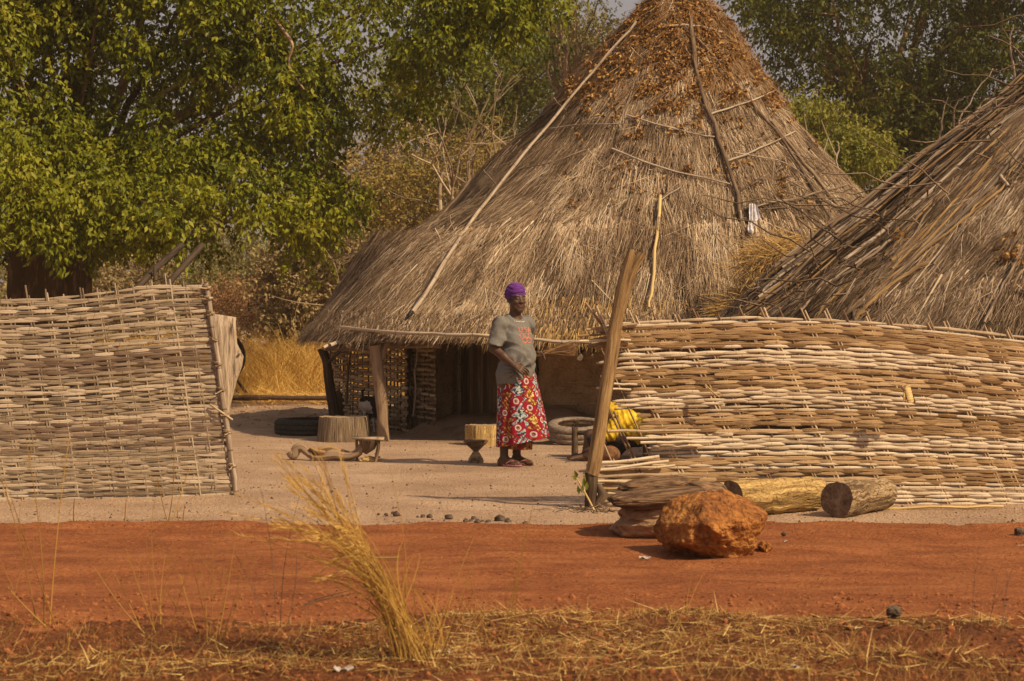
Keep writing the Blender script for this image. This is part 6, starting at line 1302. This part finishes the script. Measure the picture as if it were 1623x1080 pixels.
# wrap skirt with printed pattern
def skirt(zt, zbL, zbR, cxt, cxb, hwt, hwb, fold, pat, name, mat_, nth=300, nz=120, dt=.150, db=.20, seed=0):
    th = np.linspace(0, 2 * math.pi, nth, endpoint=False); s = np.linspace(0, 1, nz); TH, S_ = np.meshgrid(th, s, indexing='ij')
    hw_ = hwt + (hwb - hwt) * S_ ** .9; dp = dt + (db - dt) * S_; rad = 1 + fold * S_ * (np.sin(TH * 7 + 1.2 + seed) * .5 + np.sin(TH * 13 + S_ * 2) * .3 + .4 * vn(np.stack([np.cos(TH) * 2.5, np.sin(TH) * 2.5, S_ * 2.2], -1), 5 + seed))
    rad = rad - .035 * np.exp(-(((TH - 4.9 + S_ * .12) / .10) ** 2)) * (.4 + S_)
    zb = zbL + (zbR - zbL) * (np.cos(TH) * .5 + .5); X = C0[0] * 0 + PX(cxt, 0)[0] + (PX(cxb, 0)[0] - PX(cxt, 0)[0]) * S_ + np.cos(TH) * hw_ * rad; Y = WB[1] + np.sin(TH) * dp * rad; Z = zt + (zb - zt) * S_
    V = np.stack([X, Y, Z], -1); u = (TH - 1.5 * math.pi) * (hw_.mean() * 1.0) * .93; c = pat(u, Z)
    i = np.arange(nth)[:, None] * nz; i2 = ((np.arange(nth) + 1) % nth)[:, None] * nz; j = np.arange(nz - 1)[None]; Q = np.stack([i + j, i + j + 1, i2 + j + 1, i2 + j], -1).reshape(-1, 4)
    inn = V - A([0, 0, 0.]); ctr = V.mean(axis=0, keepdims=True); inn = ctr + (V - ctr) * A([.975, .975, 1]); N = nth * nz; e = nz - 1; Qe = np.stack([i[:, 0] + e, i[:, 0] + e + N, i2[:, 0] + e + N, i2[:, 0] + e], -1)
    g = Geo(); g.add(np.vstack([V.reshape(-1, 3), inn.reshape(-1, 3)]), np.vstack([Q, Q[:, ::-1] + N, Qe]), None, None, .5, col=np.vstack([c.reshape(-1, 3)] * 2)); return g.build(name, M[mat_], woman)
RED, BLU, YEL, WHT, BLK = A([.26, .006, .022]), A([.19, .30, .34]), A([.36, .185, .025]), A([.52, .47, .43]), A([.02, .012, .015])
def pat(u, z):
    q = np.stack([u, z, u * 0], -1); out = np.zeros((*u.shape, 3)); p = .222
    zg = .030 * (2 * np.abs(((z + .02) / .074) % 1 - .5) * 2 - 1) * np.sign(np.sin(u * 28.3)); w_ = ((u + .045 + zg * .9) / p) % 1
    sp = fbm(q * 95, 2, 3); blue = w_ < .44; yel = (w_ > .54) & (w_ < .88)
    out[:] = RED; out[blue] = BLU; out[yel] = YEL
    out[blue & (sp > .42)] = WHT; out[blue & (sp < -.14)] = BLK; out[yel & (sp < -.12)] = A([.14, .04, .012]); out[yel & (sp > .42)] = A([.66, .5, .2])
    edge = np.minimum(np.abs(w_ - .44), np.abs(w_ - .88)) < .018; out[edge] = A([.10, .004, .02])
    sl_ = np.abs(((np.abs((u + .045) % .222 - .111) * 1.3 + z * .9) / .047) % 1 - .5); out[(sl_ < .16) & (vn(q * 15, 8) > .02)] = RED; out[(np.abs(sl_ - .18) < .022) & (vn(q * 15, 8) > .02)] = A([.08, .004, .02])      # leaf strokes
    P_ = .113; ci = np.floor((u + .023 + P_ / 2) / P_).astype(int); offs = A([.0, .058, .171, .105])[np.mod(ci, 4)]; uc = ci * P_ - .023; zz = ((z + offs) % .235) - .1175
    du = u - uc; sgn = np.where(np.mod(ci, 2) == 0, 1, -1); a = du * .85 + zz * .5 * sgn; b = -du * .5 * sgn + zz * .85
    halo = (a / .078) ** 2 + (b / .036) ** 2; out[halo < 1.0] = RED
    r = np.sqrt((du / .86) ** 2 + (zz) ** 2); out[r < .0275] = WHT; out[r < .0165] = A([.16, .03, .035]); out[(r < .0165) & (sp > .3)] = A([.4, .2, .15]); return out
def pat2(u, z):
    q = np.stack([u, z, u * 0], -1); n_ = fbm(q * 34, 2, 13); out = np.zeros((*u.shape, 3)); out[:] = A([.11, .04, .02]); out[n_ > .1] = A([.34, .16, .05]); out[n_ < -.25] = A([.22, .02, .03]); return out
zL = EYE - (709 - HY) * wk; zR = EYE - (692 - HY) * wk
skirt(.83, zL, zR, 818.5, 828, .170, .232, .105, pat, 'wrap_skirt', 'cloth_col', dt=.145, db=.20)
skirt(.55, .158, .150, 822, 822, .14, .118, .10, pat2, 'under_skirt', 'cloth_col', nth=140, nz=50, dt=.13, db=.14, seed=2)
# sandals
for px, fy in ((799, -.04), (819, .05)):
    ank = PX(px, 724, fy); fd = unit(A([.86, -.50, 0])); sd = A([-fd[1], fd[0], 0]); a = np.linspace(0, 2 * math.pi, 24, endpoint=False)
    o = [ank + fd * (.055 + .125 * math.cos(q)) + sd * math.sin(q) * (.040 + .010 * math.cos(q)) for q in a]; o = A(o); top = o.copy(); top[:, 2] = .020; bot = o.copy(); bot[:, 2] = .002
    g = Geo(); V = np.vstack([bot, top]); g.add(V, [(i, (i + 1) % 24, 24 + (i + 1) % 24, 24 + i) for i in range(24)], [(24, 24 + i, 25 + i) for i in range(1, 23)] + [(0, i + 1, i) for i in range(1, 23)], V); sd_ = g.build('sandal', M['pink'], woman)
    g = Geo(); tp = ank + fd * .135; tp[2] = .040
    for s_ in (1, -1): e_ = ank + fd * .045 + sd * .040 * s_; e_[2] = .028; g.tube(bez(tp, (tp + e_) / 2 + A([0, 0, .035]) + sd * .012 * s_, e_, 8), .0065, 6)
    g.build('strap', M['pink'], sd_)
# broom in her left hand
hb = PX(849, 562, .10); he = PX(865, 560, .10); t = thing('broom', 'short straw hand broom held behind the woman, bristles pointing right', 'broom', he)
g = Geo(); g.tube([PX(846, 562, .09), PX(867, 560, .10)], .022, 9); g.build('handle', M['broom'], t) if False else None
g = Geo(); g.tube([PX(845, 562.5, .08), PX(868, 559.5, .08)], .019, 9); g.build('handle', M['dark_cloth'], t)
g = Geo()
for q in range(5): g.tube([PX(847.5 + q * 2.4, 562.3 - q * .3, .08), PX(849.3 + q * 2.4, 562.2 - q * .3, .08)], .0235, 10)
g.build('binding', M['yellow_tape'], t)
g = Geo(); n = 1500; a = rng.normal(0, .5, n).clip(-1, 1); b_ = rng.normal(0, .35, n); p0 = PX(864, 560, .08) + rng.normal(0, .007, (n, 3)); tgt = A([PX(908 + rng.uniform(-8, 6), 553 + 11.5 * v, .08) for v in a]) + A([0, 1, 0]) * (b_ * .05)[:, None]
strands(g, p0, tgt - p0, np.linalg.norm(tgt - p0, axis=1) * rng.uniform(.8, 1.05, n), .0038, A([[0, -1., 0]]) + .5 * rvec(n), K=2, tip=.5); g.build('bristles', M['broom'], t, kind='stuff')

# ---- person in yellow bent forward on the low bench, behind the fence end
pd = 18.75; sk = pd / FPX; q0 = P(970, 735, pd); sit = thing('person', 'barefoot person in yellow cloth bent forward on the low bench behind the fence', 'person', q0 * A([1, 1, 0]))
Pp = lambda x, y, dy=0.: P(x, y, pd) + A([0, dy, 0])
v = Vol(Pp(885, 745) + [0, -.30, -.03], Pp(1045, 630) + [0, .34, .06], .0065)
hipc = Pp(1010, 684, .06); chest = Pp(985, 668, .06); neck = Pp(973, 662, .05); hd_ = Pp(966, 656, .03)
v.ell(hipc, [.15, .15, .10], .03).cap(hipc, chest, .11, .105, .04).cap(chest, neck, .09, .05, .03).ell(hd_, [.080, .078, .090], .02).ell(hd_ + [-.045, -.01, -.03], [.05, .05, .06], .02).ell(hd_ + [-.09, -.01, -.02], [.015, .013, .016], .01)
for dy in (-.04, .13):
    kn = Pp(936, 692, dy); an = Pp(929, 728, dy); an[2] = .07
    v.cap(hipc + [0, dy - .04, -.02], kn, .085, .058, .03).cap(kn, an, .050, .034, .02).cap(an + [.02, 0, -.03], an + A([-.13, -.04, -.045]), .034, .022, .015).ell(an + [.02, 0, -.035], [.04, .033, .03], .015)
    for q in range(5): tb = an + A([-.135, -.04 + .030 - .015 * q, -.047]); v.cap(tb, tb + A([-.035 + .004 * q, -.008, 0]), .011, .009, .004)
for dy in (-.13, .22):
    s_ = chest + A([-.04, dy, .01]); e_ = Pp(955, 700, dy); w_ = Pp(938, 712, dy * .6); v.ell(s_, [.05, .05, .05], .03).cap(s_, e_, .042, .034, .02).cap(e_, w_, .033, .022, .02); hand(v, w_, A([-.5, 0, -.8]), A([0, -1 if dy > 0 else 1, 0]), 1, .5)
V, Q = v.mesh(); g = Geo(); g.add(V, Q, None, V, .5, col=np.tile(SK, (len(V), 1)) * (1 + .1 * vn(V * 20, 2))[:, None]); g.build('body', M['skin'], sit)
v = Vol(Pp(940, 720) + [0, -.32, -.03], Pp(1050, 630) + [0, .36, .08], .0065)
v.ell(hipc + [0, 0, .01], [.175, .185, .125], .03).cap(hipc, chest, .145, .14, .05, flat=(A([0, 1., 0]), 1.15)).ell(Pp(970, 685, .02), [.06, .09, .065], .03).cap(chest + [-.03, -.13, .0], Pp(966, 688, -.12), .06, .065, .03).warp(lambda X: .0045 * np.sin((X[:, 0] * 1.1 + X[:, 2] * .5) * 110 + 3 * vn(X * 9, 4)) + .008 * vn(X * 9, 6))
V, Q = v.mesh(); Geo().add(V, Q, None, V).build('wrap_cloth', M['yellow_cloth'], sit)
v = Vol(Pp(925, 735) + [0, -.25, -.02], Pp(1030, 660) + [0, .32, .0], .0075); v.cap(hipc + [0, -.03, -.03], Pp(940, 695, -.04), .12, .075, .03).cap(hipc + [0, .08, -.03], Pp(940, 695, .13), .12, .075, .03).cap(Pp(985, 700, .04), Pp(975, 716, .04), .09, .07, .05)
V, Q = v.mesh(); Geo().add(V, Q, None, V).build('dark_skirt', M['dark_cloth'], sit)
v = Vol(hd_ - .16, hd_ + .16, .006); v.ell(hd_ + [.02, 0, .035], [.085, .088, .075], .01).ell(hd_ + [.085, -.02, .02], [.035, .03, .03], .02).halfspace(hd_ + [0, 0, .0], A([-.6, 0, -1.])); V, Q = v.mesh(); Geo().add(V, Q, None, V).build('headscarf', M['yellow_cloth'], sit)

# ---- young black and white goat by the pen
gd_ = 23.3; sg = gd_ / FPX; GP = lambda x, y, dy=0.: P(x, y, gd_) + A([0, dy, 0]); gb_ = GP(590, 685); gb_[2] = 0
goat = thing('goat', 'young black and white goat standing by the pen behind the forked post', 'goat', gb_)
v = Vol(GP(560, 690) + [0, -.35, -.03], GP(625, 605) + [0, .25, .03], .006)
rump = GP(579, 639, .07); sho = GP(599, 642, -.09); zf = .0
v.cap(rump, sho, .068, .075, .03, flat=(A([0, 0, 1.]), 1.15)).ell((rump + sho) / 2 + [0, 0, -.025], [.095, .095, .07], .03).ell(rump + [-.01, .01, 0], [.062, .06, .068], .03).ell(sho + [0, 0, -.02], [.065, .06, .085], .03)
nk = GP(604, 629, -.15); v.cap(sho + [.01, -.02, .03], nk, .052, .036, .03); v.ell(nk + [.005, -.015, .015], [.038, .042, .036], .015).cap(nk + [.01, -.03, .01], nk + [.015, -.10, -.030], .030, .018, .015)
for q in (-1, 1): v.cap(nk + A([.028 * q, 0, .030]), nk + A([.075 * q, .005, .040]), .014, .006, .006, flat=(A([0, 1., 0]), .5)).cap(nk + A([.012 * q, .01, .04]), nk + A([.016 * q, .03, .075]), .007, .003, .005)
v.cap(rump + [-.03, .03, .04], GP(573, 622, .12), .016, .012, .012).cap(GP(573, 622, .12), GP(577, 617, .12), .014, .008, .006)
for hx, dy in ((575, .10), (586, .02)):       # hind legs: stifle forward, hock back
    hp = rump + A([(hx - 580) * sg, dy - .07, -.03]); st_ = GP(hx + 4, 655, dy - .03); hk = GP(hx - 3, 668, dy + .03); ft = GP(hx + 0, 684, dy); ft[2] = .012
    v.cap(hp, st_, .048, .030, .02).cap(st_, hk, .026, .015, .012).cap(hk, ft + [0, 0, .02], .014, .012, .008).cap(ft + [0, 0, .018], ft + [.008, -.01, 0], .015, .017, .005)
for hx, dy in ((594, -.06), (600, -.12)):
    k0 = GP(hx - 1, 667, dy); ft = GP(hx, 685, dy); ft[2] = .012; v.cap(sho + A([(hx - 598) * sg, dy + .09, -.05]), k0, .036, .017, .02).cap(k0, ft + [0, 0, .02], .0155, .012, .008).cap(ft + [0, 0, .018], ft + [.006, -.012, 0], .015, .017, .005)
V, Q = v.mesh(); xx = (V[:, 0] - gb_[0]) / sg + 590; yy_ = HY - (V[:, 2] - EYE) / sg; nz_ = 2.2 * vn(V * 24, 6)
white = ((xx + nz_ < 588 + (yy_ - 640) * .28) & (yy_ + nz_ > 636) & ~((V[:, 1] < gd_ + .05) & (yy_ > 655) & (xx > 579))) | ((yy_ + nz_ > 664) & (xx > 589)); col = np.where(white[:, None], A([.50, .42, .36]), A([.016, .013, .012]))
g = Geo(); g.add(V, Q, None, V, .5, col=col); g.build('body', M['hide'], goat)
